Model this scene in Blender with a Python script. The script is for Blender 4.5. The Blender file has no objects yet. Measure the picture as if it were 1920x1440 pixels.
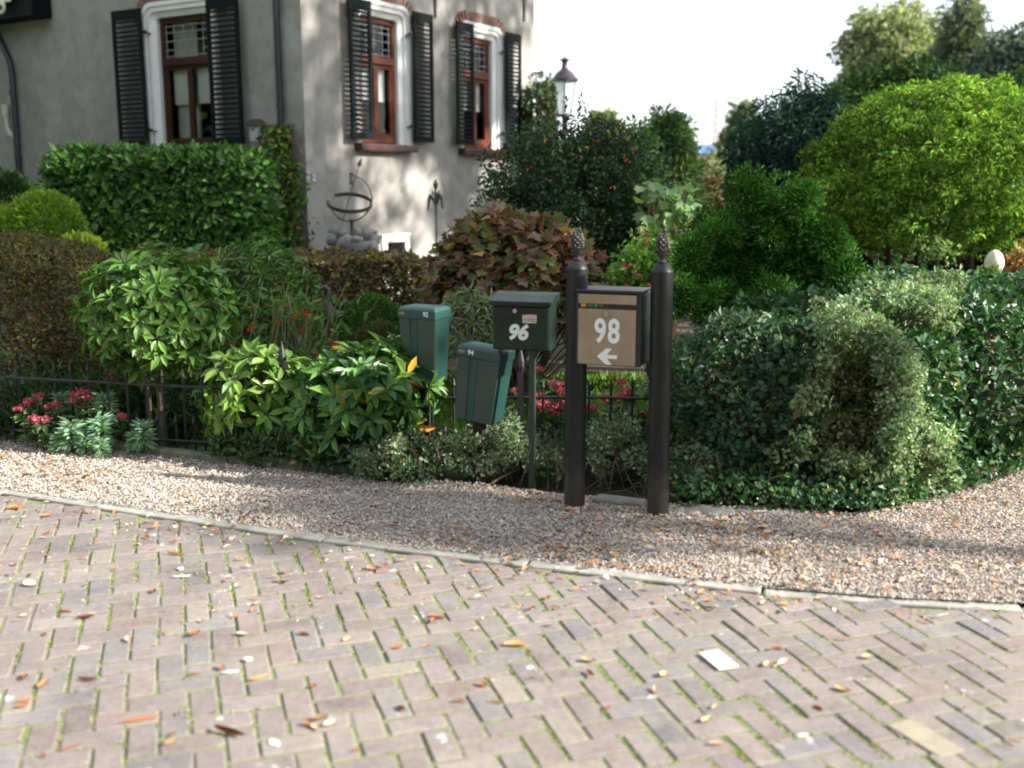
import bpy, bmesh, math, random
import numpy as np
from mathutils import Vector, Matrix

rnd = random.Random(7)
rng = np.random.default_rng(11)
SC = bpy.context.scene
COL = SC.collection
R = math.radians

# ------------------------------------------------------------------ camera, light, exposure
F_PX, EYE = 1990.0, 1.6
PITCH = math.atan(375 / 1990)
cam = bpy.data.cameras.new('camera')
cam.sensor_width = 36.0
cam.lens = 36.0 * F_PX / 1920.0
cam.clip_start, cam.clip_end = 0.05, 2000
cam.dof.use_dof = True
cam.dof.focus_distance = 6.3
cam.dof.aperture_fstop = cam.lens / 25.0
camo = bpy.data.objects.new('camera', cam)
COL.objects.link(camo)
camo.location = (0, 0, EYE)
camo.rotation_euler = (R(90) - PITCH, R(0.0), 0)
SC.camera = camo

SUN_AZ, SUN_EL = -14.0, 30.0          # degrees, counted from +X towards +Y
sx = math.cos(R(SUN_EL)) * math.cos(R(SUN_AZ))
sy = math.cos(R(SUN_EL)) * math.sin(R(SUN_AZ))
sz = math.sin(R(SUN_EL))
SUN = np.array((sx, sy, sz))
sun = bpy.data.lights.new('sun', 'SUN')
sun.energy, sun.angle, sun.color = 5.0, R(0.6), (1.0, 0.95, 0.88)
suno = bpy.data.objects.new('sun', sun)
COL.objects.link(suno)
suno.rotation_euler = Vector((-sx, -sy, -sz)).to_track_quat('-Z', 'Y').to_euler()

VEIL_AT = (.3, 0, 0)
W = bpy.data.worlds.new('World')
SC.world = W
W.use_nodes = True
wn = W.node_tree
bg = wn.nodes['Background']
sky = wn.nodes.new('ShaderNodeTexSky')
sky.sky_type = 'NISHITA'
sky.sun_disc = False
sky.sun_elevation = R(SUN_EL)
sky.sun_rotation = R(90 - SUN_AZ)
sky.air_density, sky.dust_density, sky.ozone_density = 1.0, 1.0, 1.2
# thin bright veil of cloud, the same all round, denser where a noise says so
veil = wn.nodes.new('ShaderNodeMix'); veil.data_type = 'RGBA'
vn = wn.nodes.new('ShaderNodeTexNoise'); vn.inputs['Scale'].default_value = 1.6; vn.inputs['Detail'].default_value = 5
vm = wn.nodes.new('ShaderNodeMapping'); vm.inputs['Scale'].default_value = (1, 1, 3.0); vm.inputs['Location'].default_value = VEIL_AT
vc = wn.nodes.new('ShaderNodeTexCoord'); wn.links.new(vc.outputs['Generated'], vm.inputs[0]); wn.links.new(vm.outputs[0], vn.inputs['Vector'])
vr = wn.nodes.new('ShaderNodeMapRange'); vr.inputs[1].default_value = .38; vr.inputs[2].default_value = .62; vr.inputs[3].default_value = .15; vr.inputs[4].default_value = .9
wn.links.new(vn.outputs[0], vr.inputs[0]); wn.links.new(vr.outputs[0], veil.inputs[0])
wn.links.new(sky.outputs[0], veil.inputs[6]); veil.inputs[7].default_value = (7.5, 7.8, 8.2, 1)
wn.links.new(veil.outputs[2], bg.inputs[0])
bg.inputs[1].default_value = 0.09
SC.view_settings.view_transform = 'Standard'
SC.view_settings.look = 'None'
SC.view_settings.exposure = 1.45
SC.view_settings.gamma = 1
SC.view_settings.use_curve_mapping = False
SC.cycles.use_denoising = True
SC.cycles.filter_width = 1.9
SC.cycles.max_bounces = 8
SC.cycles.transparent_max_bounces = 8
SC.cycles.sample_clamp_indirect = 6

# ------------------------------------------------------------------ places: a pixel of the 1920x1440 photograph to a point of the place
SP, CP = math.sin(PITCH), math.cos(PITCH)
def ray(x, y):
    u, v = (x - 960) / F_PX, (y - 720) / F_PX
    return np.array((u, CP - v * SP, -(SP + v * CP)))
def G(x, y, z=0.0):
    d = ray(x, y); t = (z - EYE) / d[2]
    return np.array((d[0] * t, d[1] * t, z))
def D(x, y, Y):
    d = ray(x, y); t = Y / d[1]
    return np.array((d[0] * t, Y, EYE + d[2] * t))

# ------------------------------------------------------------------ materials
def nodes_of(name):
    m = bpy.data.materials.new(name); m.use_nodes = True
    nt = m.node_tree
    return m, nt, nt.nodes['Principled BSDF'], nt.nodes['Material Output']
def noise(nt, scale, detail=4, rough=.6, vec=None):
    n = nt.nodes.new('ShaderNodeTexNoise')
    n.inputs['Scale'].default_value = scale; n.inputs['Detail'].default_value = detail; n.inputs['Roughness'].default_value = rough
    if vec is not None: nt.links.new(vec, n.inputs['Vector'])
    return n
def ramp(nt, src, stops):
    r = nt.nodes.new('ShaderNodeValToRGB')
    e = r.color_ramp.elements
    while len(e) < len(stops): e.new(.5)
    for k, (p, c) in enumerate(stops):
        e[k].position = p; e[k].color = (c[0], c[1], c[2], 1) if hasattr(c, '__len__') else (c, c, c, 1)
    nt.links.new(src, r.inputs[0])
    return r
def mixc(nt, a, b, f, mode='MIX'):
    m = nt.nodes.new('ShaderNodeMix'); m.data_type = 'RGBA'; m.blend_type = mode
    for sock, v in ((m.inputs[6], a), (m.inputs[7], b), (m.inputs[0], f)):
        if hasattr(v, 'is_linked'): nt.links.new(v, sock)
        elif hasattr(v, '__len__'): sock.default_value = (v[0], v[1], v[2], 1)
        else: sock.default_value = v
    return m.outputs[2]
def bump(nt, p, h, strength=.3, dist=.01):
    b = nt.nodes.new('ShaderNodeBump'); b.inputs['Strength'].default_value = strength; b.inputs['Distance'].default_value = dist
    nt.links.new(h, b.inputs['Height']); nt.links.new(b.outputs[0], p.inputs['Normal'])
def wpos(nt):
    return nt.nodes.new('ShaderNodeNewGeometry').outputs['Position']
def plain(name, col, rough=.6, metal=0.0, vary=.25, scale=14, bumpy=.12, spec=.5):
    m, nt, p, o = nodes_of(name)
    n = noise(nt, scale, vec=wpos(nt))
    r = ramp(nt, n.outputs[0], ((.3, [c * (1 - vary) for c in col]), (.7, [min(1, c * (1 + vary)) for c in col])))
    nt.links.new(r.outputs[0], p.inputs['Base Color'])
    p.inputs['Roughness'].default_value = rough; p.inputs['Metallic'].default_value = metal
    p.inputs['Specular IOR Level'].default_value = spec
    if bumpy: bump(nt, p, noise(nt, scale * 6, vec=wpos(nt)).outputs[0], bumpy, .004)
    return m
def tinted(nt):
    """colour attribute of the mesh times the colour of the object"""
    a = nt.nodes.new('ShaderNodeAttribute'); a.attribute_name = 'Col'
    oi = nt.nodes.new('ShaderNodeObjectInfo')
    return mixc(nt, a.outputs['Color'], oi.outputs['Color'], 1.0, 'MULTIPLY')
def leafmat(name, rough=.45, trans=.3, spec=.5, glow=(1.15, 1.25, .55), fresh=1.4):
    m, nt, p, o = nodes_of(name)
    hs = nt.nodes.new('ShaderNodeHueSaturation'); hs.inputs['Saturation'].default_value = 1.02; hs.inputs['Value'].default_value = fresh
    nt.links.new(tinted(nt), hs.inputs['Color']); c = hs.outputs[0]
    nt.links.new(c, p.inputs['Base Color'])
    p.inputs['Roughness'].default_value = rough; p.inputs['Specular IOR Level'].default_value = spec
    t = nt.nodes.new('ShaderNodeBsdfTranslucent')
    nt.links.new(mixc(nt, c, glow, 1.0, 'MULTIPLY'), t.inputs['Color'])
    mx = nt.nodes.new('ShaderNodeMixShader'); mx.inputs[0].default_value = trans
    nt.links.new(p.outputs[0], mx.inputs[1]); nt.links.new(t.outputs[0], mx.inputs[2]); nt.links.new(mx.outputs[0], o.inputs[0])
    return m
LEAF = leafmat('leaf_soft', .55, .35, .35)
GLOSSY = leafmat('leaf_glossy', .40, .25, .38)
CONIFER = leafmat('leaf_conifer', .7, .25, .2)
PETAL = leafmat('petal', .6, .3, .3, (1.1, .9, .9), 1.0)
DRYLEAF = leafmat('leaf_dry', .7, .15, .25, (1.1, .9, .7), 1.0)
BARK = plain('bark', (.12, .09, .065), .9, vary=.5, scale=30, bumpy=.6)
DARKBARK = plain('dark_bark', (.05, .04, .03), .95, vary=.5, scale=30, bumpy=.6)
STEM = plain('green_stem', (.09, .11, .04), .7, vary=.4)
TWIG = plain('twig', (.16, .11, .07), .85, vary=.4)

# ------------------------------------------------------------------ objects
def tag(o, label=None, cat=None, group=None, kind=None):
    if label: o['label'] = label
    if cat: o['category'] = cat
    if group: o['group'] = group
    if kind: o['kind'] = kind
    return o
def thing(name, label, cat, loc=(0, 0, 0), rz=0.0, group=None, rot=None):
    o = bpy.data.objects.new(name, None); COL.objects.link(o)
    o.empty_display_size = .1
    o.location = tuple(float(v) for v in loc); o.rotation_euler = rot or (0, 0, rz)
    return tag(o, label, cat, group)
def link(name, me, parent=None, loc=None):
    o = bpy.data.objects.new(name, me); COL.objects.link(o)
    if parent is not None: o.parent = parent
    if loc is not None: o.location = tuple(float(v) for v in loc)
    return o
def org(o):
    """world place of an unrotated thing"""
    v = np.zeros(3)
    while o is not None:
        v = v + np.array(o.location); o = o.parent
    return v
def npmesh(name, V, T, mat, col=None, smooth=False):
    """triangles T over vertices V as one mesh with a point colour"""
    V = np.ascontiguousarray(V, dtype=np.float32); T = np.ascontiguousarray(T, dtype=np.int32)
    me = bpy.data.meshes.new(name)
    me.vertices.add(len(V)); me.vertices.foreach_set('co', V.ravel())
    k = T.shape[1]
    me.loops.add(T.size); me.loops.foreach_set('vertex_index', T.ravel())
    me.polygons.add(len(T))
    me.polygons.foreach_set('loop_start', np.arange(0, T.size, k, dtype=np.int32))
    me.polygons.foreach_set('use_smooth', np.full(len(T), smooth))
    a = me.color_attributes.new('Col', 'FLOAT_COLOR', 'POINT')
    c = np.ones((len(V), 4), dtype=np.float32)
    if col is not None: c[:, :3] = col
    a.data.foreach_set('color', c.ravel())
    me.materials.append(mat)
    me.update(calc_edges=True); me.validate()
    return me

class MB:
    """collects polygons for one mesh"""
    def __init__(self): self.V, self.F = [], []
    def add(self, vs, fs):
        b = len(self.V); self.V += [tuple(float(q) for q in v) for v in vs]; self.F += [tuple(i + b for i in f) for f in fs]
        return self
    def box(self, c, s, M=None, taper=(1, 1)):
        vs = []
        for z in (-.5, .5):
            k = (1, 1) if z > 0 else taper
            for x, y in ((-.5, -.5), (.5, -.5), (.5, .5), (-.5, .5)):
                v = Vector((x * s[0] * k[0], y * s[1] * k[1], z * s[2]))
                if M is not None: v = M @ v
                vs.append(v + Vector(c))
        return self.add(vs, [(3, 2, 1, 0), (4, 5, 6, 7), (0, 1, 5, 4), (1, 2, 6, 5), (2, 3, 7, 6), (3, 0, 4, 7)])
    def prism(self, pts, axis, lo, hi):
        """outline pts (a,b) pushed from lo to hi along axis 0/1/2"""
        n = len(pts)
        def put(p, h):
            q = list(p); q.insert(axis, h); return q
        vs = [put(p, lo) for p in pts] + [put(p, hi) for p in pts]
        fs = [tuple(range(n))[::-1], tuple(range(n, 2 * n))] + [(i, (i + 1) % n, n + (i + 1) % n, n + i) for i in range(n)]
        return self.add(vs, fs)
    def tube(self, path, r, n=6, cap=True):
        path = [Vector(p) for p in path]
        rs = r if hasattr(r, '__len__') else [r] * len(path)
        vs, fs = [], []
        ref = None
        for i, p in enumerate(path):
            t = (path[min(i + 1, len(path) - 1)] - path[max(i - 1, 0)]).normalized()
            if ref is None: ref = t.orthogonal().normalized()
            ref = (ref - t * ref.dot(t)).normalized()
            b = t.cross(ref)
            for k in range(n):
                a = 2 * math.pi * k / n
                vs.append(p + (ref * math.cos(a) + b * math.sin(a)) * rs[i])
        for i in range(len(path) - 1):
            for k in range(n):
                fs.append((i * n + k, i * n + (k + 1) % n, (i + 1) * n + (k + 1) % n, (i + 1) * n + k))
        if cap:
            fs.append(tuple(range(n))[::-1]); fs.append(tuple(range((len(path) - 1) * n, len(path) * n)))
        return self.add(vs, fs)
    def lathe(self, prof, c=(0, 0, 0), n=20, sq=False):
        vs, fs = [], []
        for r, z in prof:
            for k in range(n):
                a = 2 * math.pi * (k + .5) / n
                vs.append((c[0] + r * math.cos(a), c[1] + r * math.sin(a), c[2] + z))
        for i in range(len(prof) - 1):
            for k in range(n):
                fs.append((i * n + k, i * n + (k + 1) % n, (i + 1) * n + (k + 1) % n, (i + 1) * n + k))
        fs.append(tuple(range(n))[::-1]); fs.append(tuple(range((len(prof) - 1) * n, len(prof) * n)))
        return self.add(vs, fs)
    def mesh(self, name, mat, smooth=False, bevel=0, seg=2, off=None):
        me = bpy.data.meshes.new(name)
        V = self.V if off is None else [(v[0] - off[0], v[1] - off[1], v[2] - off[2]) for v in self.V]
        me.from_pydata(V, [], self.F)
        bm = bmesh.new(); bm.from_mesh(me)
        bmesh.ops.recalc_face_normals(bm, faces=bm.faces)
        if bevel:
            es = [e for e in bm.edges if len(e.link_faces) == 2 and e.calc_face_angle(0) > .5]
            bmesh.ops.bevel(bm, geom=es, offset=bevel, segments=seg, profile=.5, affect='EDGES', clamp_overlap=True)
        bm.to_mesh(me); bm.free()
        if smooth:
            for p in me.polygons: p.use_smooth = True
            me.set_sharp_from_angle(angle=R(40))
        a = me.color_attributes.new('Col', 'FLOAT_COLOR', 'POINT')
        a.data.foreach_set('color', np.ones(len(me.vertices) * 4, dtype=np.float32))
        me.materials.append(mat)
        return me
    def build(self, name, mat, parent=None, smooth=False, bevel=0, seg=2, world=True):
        off = org(parent) if (parent is not None and world) else None
        return link(name, self.mesh(name, mat, smooth, bevel, seg, off), parent)

# ------------------------------------------------------------------ leaves
def unit(a): return a / np.maximum(np.linalg.norm(a, axis=1, keepdims=True), 1e-9)
def runit(n): return unit(rng.normal(size=(n, 3)))
TPL = {
    'fold': (np.array([(0, 0, 0), (-.5, .45, .14), (0, 1, -.05), (.5, .45, .14)]), [(0, 2, 1), (0, 3, 2)]),
    'oval': (np.array([(0, 0, 0), (-.42, .3, .05), (-.46, .62, .07), (0, 1, -.1), (.46, .62, .07), (.42, .3, .05), (0, .5, -.03)]),
             [(0, 6, 1), (1, 6, 2), (2, 6, 3), (3, 6, 4), (4, 6, 5), (5, 6, 0)]),
    'blade': (np.array([(-.5, 0, 0), (.5, 0, 0), (.35, .6, .06), (-.35, .6, .06), (0, 1, .2)]), [(0, 1, 2), (0, 2, 3), (3, 2, 4)]),
    'lobed': (np.array([(0, 0, 0), (-.3, .1, .02), (-.55, .3, .08), (-.3, .42, 0), (-.52, .68, .06), (-.2, .7, 0), (0, 1, -.08), (.2, .7, 0), (.52, .68, .06), (.3, .42, 0), (.55, .3, .08), (.3, .1, .02), (0, .5, -.06)]),
              [(12, i + 1, i) for i in range(11)] + [(12, 0, 11)]),
}
def palette(n, cols, jit=.18, hue=.05):
    w = np.array([c[3] if len(c) > 3 else 1.0 for c in cols]); w = w / w.sum()
    k = rng.choice(len(cols), size=n, p=w)
    c = np.array([q[:3] for q in cols])[k]
    return np.clip(c * (1 + jit * rng.normal(size=(n, 1))) * (1 + hue * rng.normal(size=(n, 3))), .003, .95)
def leaves_arrays(pos, axis, nrm, size, width, cols, tpl):
    T, F = TPL[tpl]
    y = unit(axis); z = unit(nrm - (nrm * y).sum(1, keepdims=True) * y); x = np.cross(y, z)
    s = size[:, None, None]
    V = pos[:, None, :] + s * (T[None, :, 0, None] * (width if np.isscalar(width) else width[:, None, None]) * x[:, None, :] + T[None, :, 1, None] * y[:, None, :] + T[None, :, 2, None] * z[:, None, :])
    n, m = len(pos), len(T)
    Fi = (np.array(F)[None] + (np.arange(n) * m)[:, None, None]).reshape(-1, 3)
    C = np.repeat(cols, m, axis=0)
    return V.reshape(-1, 3), Fi, C
def leaf_mesh(name, pos, axis, nrm, size, width, cols, tpl, mat, off):
    V, T, C = leaves_arrays(pos - off, axis, nrm, size, width, cols, tpl)
    return npmesh(name, V, T, mat, C)
_one = {}
def leaf_objects(parent, pos, axis, nrm, size, width, cols, tpl, mat, name='leaf'):
    """each leaf an object of its own that shares one mesh"""
    key = (tpl, mat.name, round(float(width), 3))
    if key not in _one:
        T, F = TPL[tpl]
        V = T.copy(); V[:, 0] *= width
        _one[key] = npmesh(name, V, np.array(F), mat)
    me = _one[key]
    off = org(parent)
    y = unit(axis); z = unit(nrm - (nrm * y).sum(1, keepdims=True) * y); x = np.cross(y, z)
    for i in range(len(pos)):
        o = link(name, me, parent)
        s = float(size[i]); p = pos[i] - off
        o.matrix_basis = Matrix(((x[i][0] * s, y[i][0] * s, z[i][0] * s, p[0]), (x[i][1] * s, y[i][1] * s, z[i][1] * s, p[1]), (x[i][2] * s, y[i][2] * s, z[i][2] * s, p[2]), (0, 0, 0, 1)))
        o.color = (cols[i][0], cols[i][1], cols[i][2], 1)
_ph = rng.uniform(0, 6.28, size=(6, 3)); _fr = rng.normal(size=(6, 3))
def wob(P, freq):
    """smooth pseudo noise, about -1..1"""
    out = np.zeros(len(P))
    for k in range(6):
        out += np.sin((P * _fr[k] * freq * (1 + .35 * k) + _ph[k]).sum(1))
    return out / 3.0
def dirs_box(n, half, p=6.0, faces=None):
    """points of a rounded box (superellipsoid): positions and outward normals, unit half-size frame scaled by half"""
    half = np.array(half, float)
    A = np.array((half[1] * half[2],) * 2 + (half[0] * half[2],) * 2 + (half[0] * half[1],) * 2)
    if faces is not None: A = A * np.array(faces)
    k = rng.choice(6, size=n, p=A / A.sum())
    q = rng.uniform(-1, 1, size=(n, 3))
    q[np.arange(n), k // 2] = np.where(k % 2 == 0, -1, 1)
    r = (np.abs(q) ** p).sum(1) ** (1 / p)
    q = q / r[:, None]
    nr = unit(np.sign(q) * np.abs(q) ** (p - 1) / half)
    return q * half, nr
def dirs_ball(n, half, zmin=-1.0):
    d = runit(n * 2); d = d[d[:, 2] >= zmin][:n]
    half = np.array(half, float)
    return d * half, unit(d / half)
def foliage(parent, pos, nrm, size, width, cols, tpl='fold', mat=LEAF, out=.5, ran=.8, up=0.0, flat=.5, name='foliage', stuff=False, upn=.3):
    n = len(pos)
    axis = unit(nrm * out + runit(n) * ran + np.array((0, 0, up)))
    nn = unit(nrm * flat + runit(n) * .6 + np.array((0, 0, upn)))
    me = leaf_mesh(name, pos, axis, nn, size, width, cols, tpl, mat, org(parent))
    o = link(name, me, parent)
    if stuff: o['kind'] = 'stuff'
    return o
def sizes(n, a, b): return rng.uniform(a, b, n)
def shell(P, N, lo, hi, c, amp=.0, freq=3.0):
    """jitter shell points inwards/outwards about a centre c"""
    k = rng.uniform(lo, hi, len(P))
    Q = P * k[:, None]
    if amp: Q = Q + N * (amp * wob(P + np.array(c), freq))[:, None]
    return Q + np.array(c)
def stems(parent, base, tips, r0, r1, mat=TWIG, name='branches', bend=.12, n=4):
    mb = MB()
    for t in tips:
        b = np.array(base) + rng.normal(size=3) * (.03, .03, 0)
        m = (b + t) / 2 + rng.normal(size=3) * bend * np.linalg.norm(np.array(t) - b) * .5 + np.array((0, 0, .12 * np.linalg.norm(np.array(t) - b)))
        mb.tube([b, m, t], [r0, (r0 + r1) / 2, r1], n, cap=False)
    return mb.build(name, mat, parent)
def rot2(P, a):
    c, s = math.cos(a), math.sin(a)
    Q = P.copy(); Q[:, 0] = P[:, 0] * c - P[:, 1] * s; Q[:, 1] = P[:, 0] * s + P[:, 1] * c
    return Q
def hedge(name, label, cat, c, half, ang, n, size, width, cols, tpl='fold', mat=LEAF, p=6.0, amp=.05, freq=3, lo=.82, hi=1.02, faces=None, **kw):
    """clipped mass of leaves in a rounded box; c = centre of the base"""
    t = thing(name, label, cat, (c[0], c[1], 0))
    P, N = dirs_box(n, half, p, faces)
    P, N = rot2(P, ang), rot2(N, ang)
    ctr = (c[0], c[1], c[2] if len(c) > 2 else half[2])
    Q = shell(P, N, lo, hi, ctr, amp, freq)
    k = Q[:, 2] > .01
    Q, N = Q[k], N[k]
    foliage(t, Q, N, sizes(len(Q), *size), width, palette(len(Q), cols), tpl, mat, **kw)
    P2, N2 = dirs_box(60, half, p); P2 = rot2(P2, ang)
    tips = [q for q in P2 * .85 + np.array(ctr) if q[2] > .2]
    mb = MB()
    for q in tips:
        b = np.array((ctr[0] + (q[0] - ctr[0]) * .8, ctr[1] + (q[1] - ctr[1]) * .8, 0.0))
        mb.tube([b, (b + q) / 2 + rng.normal(size=3) * .04, q], [.012, .008, .003], 4, cap=False)
    mb.build('branches', TWIG, t)
    return t
def clumps(parent, centres, rc, per, size, width, cols, tpl='fold', mat=LEAF, squash=.8, name='crown', cj=.22, **kw):
    """leaf clumps: each clump its own tone, leaves spread round its middle"""
    Ps, Ns, Cs = [], [], []
    for c in centres:
        r = rc * rng.uniform(.6, 1.25)
        d = runit(per)
        k = rng.uniform(.25, 1.0, per) ** .5
        Ps.append(np.array(c) + d * k[:, None] * np.array((r, r, r * squash)))
        Ns.append(d)
        Cs.append(palette(per, cols) * (1 + cj * rng.normal()))
    P, N, C = np.concatenate(Ps), np.concatenate(Ns), np.clip(np.concatenate(Cs), .003, .9)
    return foliage(parent, P, N, sizes(len(P), *size), width, C, tpl, mat, name=name, **kw)


# ================================================================== SETTING: ground, road, kerb, gravel, lawn
def sheet(name, pts, z, mat, label=None):
    mb = MB(); mb.add([(p[0], p[1], z) for p in pts], [tuple(range(len(pts)))])
    o = mb.build(name, mat)
    if o.data.polygons[0].normal.z < 0: o.data.flip_normals()
    tag(o, label, kind='structure')
    return o
def soil_mat():
    m, nt, p, o = nodes_of('soil')
    n = noise(nt, 9, 8, .7, wpos(nt)); n2 = noise(nt, .25, 3, .5, wpos(nt))
    c = ramp(nt, n.outputs[0], ((.3, (.035, .025, .017)), (.6, (.085, .06, .04)), (.8, (.13, .095, .06))))
    g = ramp(nt, n.outputs[0], ((.3, (.03, .05, .012)), (.7, (.07, .1, .03))))
    f = ramp(nt, n2.outputs[0], ((.45, 0), (.6, 1)))
    nt.links.new(mixc(nt, c.outputs[0], g.outputs[0], f.outputs[0]), p.inputs['Base Color'])
    p.inputs['Roughness'].default_value = .95
    bump(nt, p, n.outputs[0], .8, .03)
    return m
ground = sheet('ground', [(-900, -900), (900, -900), (900, 900), (-900, 900)], -.05, soil_mat(), 'dark garden soil and rough ground running to the horizon')

KERB = [(-9.0, 8.0), (-6, 6.76), (-2.69, 5.38), (-1.7, 4.96), (-.77, 4.58), (-.3, 4.41), (.09, 4.28), (.45, 4.165), (.73, 4.07), (1.1, 3.965), (1.53, 3.875), (1.97, 3.83), (2.6, 3.8), (3.6, 3.85), (5.0, 4.05), (8, 4.9)]
def on_line(L, x):
    xs = [p[0] for p in L]; ys = [p[1] for p in L]
    return np.interp(x, xs, ys)
EDGE = [(-9.0, 9.2), (-6, 7.75), (-3.22, 6.5), (-2.09, 6.1), (-1.19, 5.78), (-.76, 5.62), (-.2, 5.5), (.32, 5.3), (.8, 5.14), (1.3, 5.05), (1.72, 4.98), (1.95, 5.1), (2.76, 5.66), (3.6, 6.3), (5.0, 7.4), (8, 9.9)]

# joints of the road: sandy moss under and between the bricks
def joint_mat():
    m, nt, p, o = nodes_of('mossy_joint_sand')
    n = noise(nt, 55, 6, .7, wpos(nt)); n2 = noise(nt, 3.5, 3, .6, wpos(nt))
    a = ramp(nt, n.outputs[0], ((.3, (.13, .11, .085)), (.7, (.27, .235, .185))))
    g = ramp(nt, n.outputs[0], ((.3, (.09, .13, .03)), (.7, (.22, .27, .08))))
    f = ramp(nt, n2.outputs[0], ((.36, .05), (.66, .85)))
    nt.links.new(mixc(nt, a.outputs[0], g.outputs[0], f.outputs[0]), p.inputs['Base Color'])
    p.inputs['Roughness'].default_value = .95
    bump(nt, p, n.outputs[0], .6, .01)
    return m
road = sheet('road', [(-60, 30)] + [(p[0], p[1] - .02) for p in KERB] + [(60, 20), (60, -60), (-60, -60)], -.0048, joint_mat(), 'old brick road of grey brown pavers in herringbone bond')

def brick_mat(name, stain=True):
    m, nt, p, o = nodes_of(name)
    base = tinted(nt)
    pos = wpos(nt)
    n = noise(nt, 38, 6, .7, pos)
    r = ramp(nt, n.outputs[0], ((.25, .62), (.5, 1.0), (.8, 1.30)))
    c = mixc(nt, base, r.outputs[0], 1.0, 'MULTIPLY')
    n2 = noise(nt, 3.4, 7, .75, pos)
    f2 = ramp(nt, n2.outputs[0], ((.40, 0), (.68, .6)))
    c = mixc(nt, c, (.30, .265, .225), f2.outputs[0])
    if stain:
        n3 = noise(nt, 6.5, 5, .55, pos)
        f3 = ramp(nt, n3.outputs[0], ((.66, 0), (.70, .7)))
        c = mixc(nt, c, (.62, .62, .6), f3.outputs[0])
        n4 = noise(nt, 17, 5, .6, pos)
        f4 = ramp(nt, n4.outputs[0], ((.58, 0), (.7, .5)))
        c = mixc(nt, c, (.14, .16, .06), f4.outputs[0])
    nt.links.new(c, p.inputs['Base Color'])
    p.inputs['Roughness'].default_value = .85; p.inputs['Specular IOR Level'].default_value = .3
    bump(nt, p, n.outputs[0], .35, .006)
    return m
BRICK = brick_mat('road_brick')
BA = R(17.5)
ea, eb = np.array((math.cos(BA), math.sin(BA))), np.array((-math.sin(BA), math.cos(BA)))
CELL = .0945
def brick_shape(L, Wd):
    mb = MB()
    j, c, q = .0100, .0036, .0050
    a, b = L / 2 - j / 2, Wd / 2 - j / 2
    def ring(da, z, qq):
        x, y = a - da, b - da
        return [(-x + qq, -y, z), (x - qq, -y, z), (x, -y + qq, z), (x, y - qq, z), (x - qq, y, z), (-x + qq, y, z), (-x, y - qq, z), (-x, -y + qq, z)]
    vs = ring(0, -.05, q) + ring(0, -c, q) + ring(c * 1.3, 0, q)
    fs = [tuple(range(16, 24))]
    for k in range(8):
        for r_ in (0, 8): fs.append((r_ + k, r_ + (k + 1) % 8, r_ + 8 + (k + 1) % 8, r_ + 8 + k))
    return mb.add(vs, fs)
BCOL = [(.180, .147, .138, 5), (.170, .143, .136, 4), (.162, .145, .142, 3), (.152, .142, .143, 1.5), (.190, .156, .140, 2), (.205, .178, .145, .5), (.178, .134, .122, 1.5)]
blist = []
for i in range(-82, 83):
    for j in range(-82, 83):
        m_ = (i - j) % 4
        if m_ == 0: c2, rot = ((i + 1.0), (j + .5)), 0.0
        elif m_ == 3: c2, rot = ((i + .5), (j + 1.0)), math.pi / 2
        else: continue
        P = ea * c2[0] * CELL + eb * c2[1] * CELL + np.array((0, 3.0))
        if not (-4.6 < P[0] < 4.2 and .6 < P[1] < 7.2): continue
        if P[1] > on_line(KERB, P[0]) + .0: continue
        vis = abs(P[0]) < .5 * P[1] and P[1] > 2.62
        # nearness to the middle of the foreground decides which bricks are single objects
        # the courses wander a little and the bed has sunk in places
        ww = .011 * math.sin(P[0] * 2.3 + 1.7 * P[1]) + .007 * math.sin(P[1] * 4.1 - 2.2 * P[0] + 1), .010 * math.sin(P[0] * 1.9 - 1.3 * P[1] + 2) + .006 * math.sin(5.3 * P[0] + P[1])
        blist.append((0 if vis else 1, P[1] + .15 * abs(P[0]), P[0] + ww[0], P[1] + ww[1], rot))
blist.sort()
bme = brick_shape(2 * CELL, CELL).mesh('brick', BRICK)
bc = palette(len(blist), BCOL, .09, .012)
V0 = np.array([v.co[:] for v in bme.vertices]); F0 = [(p.vertices[0], p.vertices[i], p.vertices[i + 1]) for p in bme.polygons for i in range(1, len(p.vertices) - 1)]
SV, SF, SCol = [], [], []
for k, (v_, s_, x, y, r_) in enumerate(blist):
    a = BA + r_ + rnd.gauss(0, .018); dz = max(-.003, rnd.gauss(0, .0017))
    tx, ty = rnd.gauss(0, .010), rnd.gauss(0, .009)
    M = Matrix.Translation((x, y, dz)) @ Matrix.Rotation(a, 4, 'Z') @ Matrix.Rotation(tx, 4, 'X') @ Matrix.Rotation(ty * .5, 4, 'Y') @ Matrix.Diagonal((rnd.uniform(.965, 1.02), rnd.uniform(.95, 1.03), 1, 1))
    if k < 300:
        o = link('brick', bme, road); o.matrix_basis = M; o.color = (*bc[k], 1)
    else:
        Mn = np.array(M)
        SV.append(V0 @ Mn[:3, :3].T + Mn[:3, 3]); SF.append(np.array(F0) + len(SV) * len(V0) - len(V0)); SCol.append(np.repeat(bc[k:k + 1], len(V0), 0))
o = link('bricks', npmesh('bricks', np.concatenate(SV), np.concatenate(SF), BRICK, np.concatenate(SCol)), road); o['kind'] = 'stuff'

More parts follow.
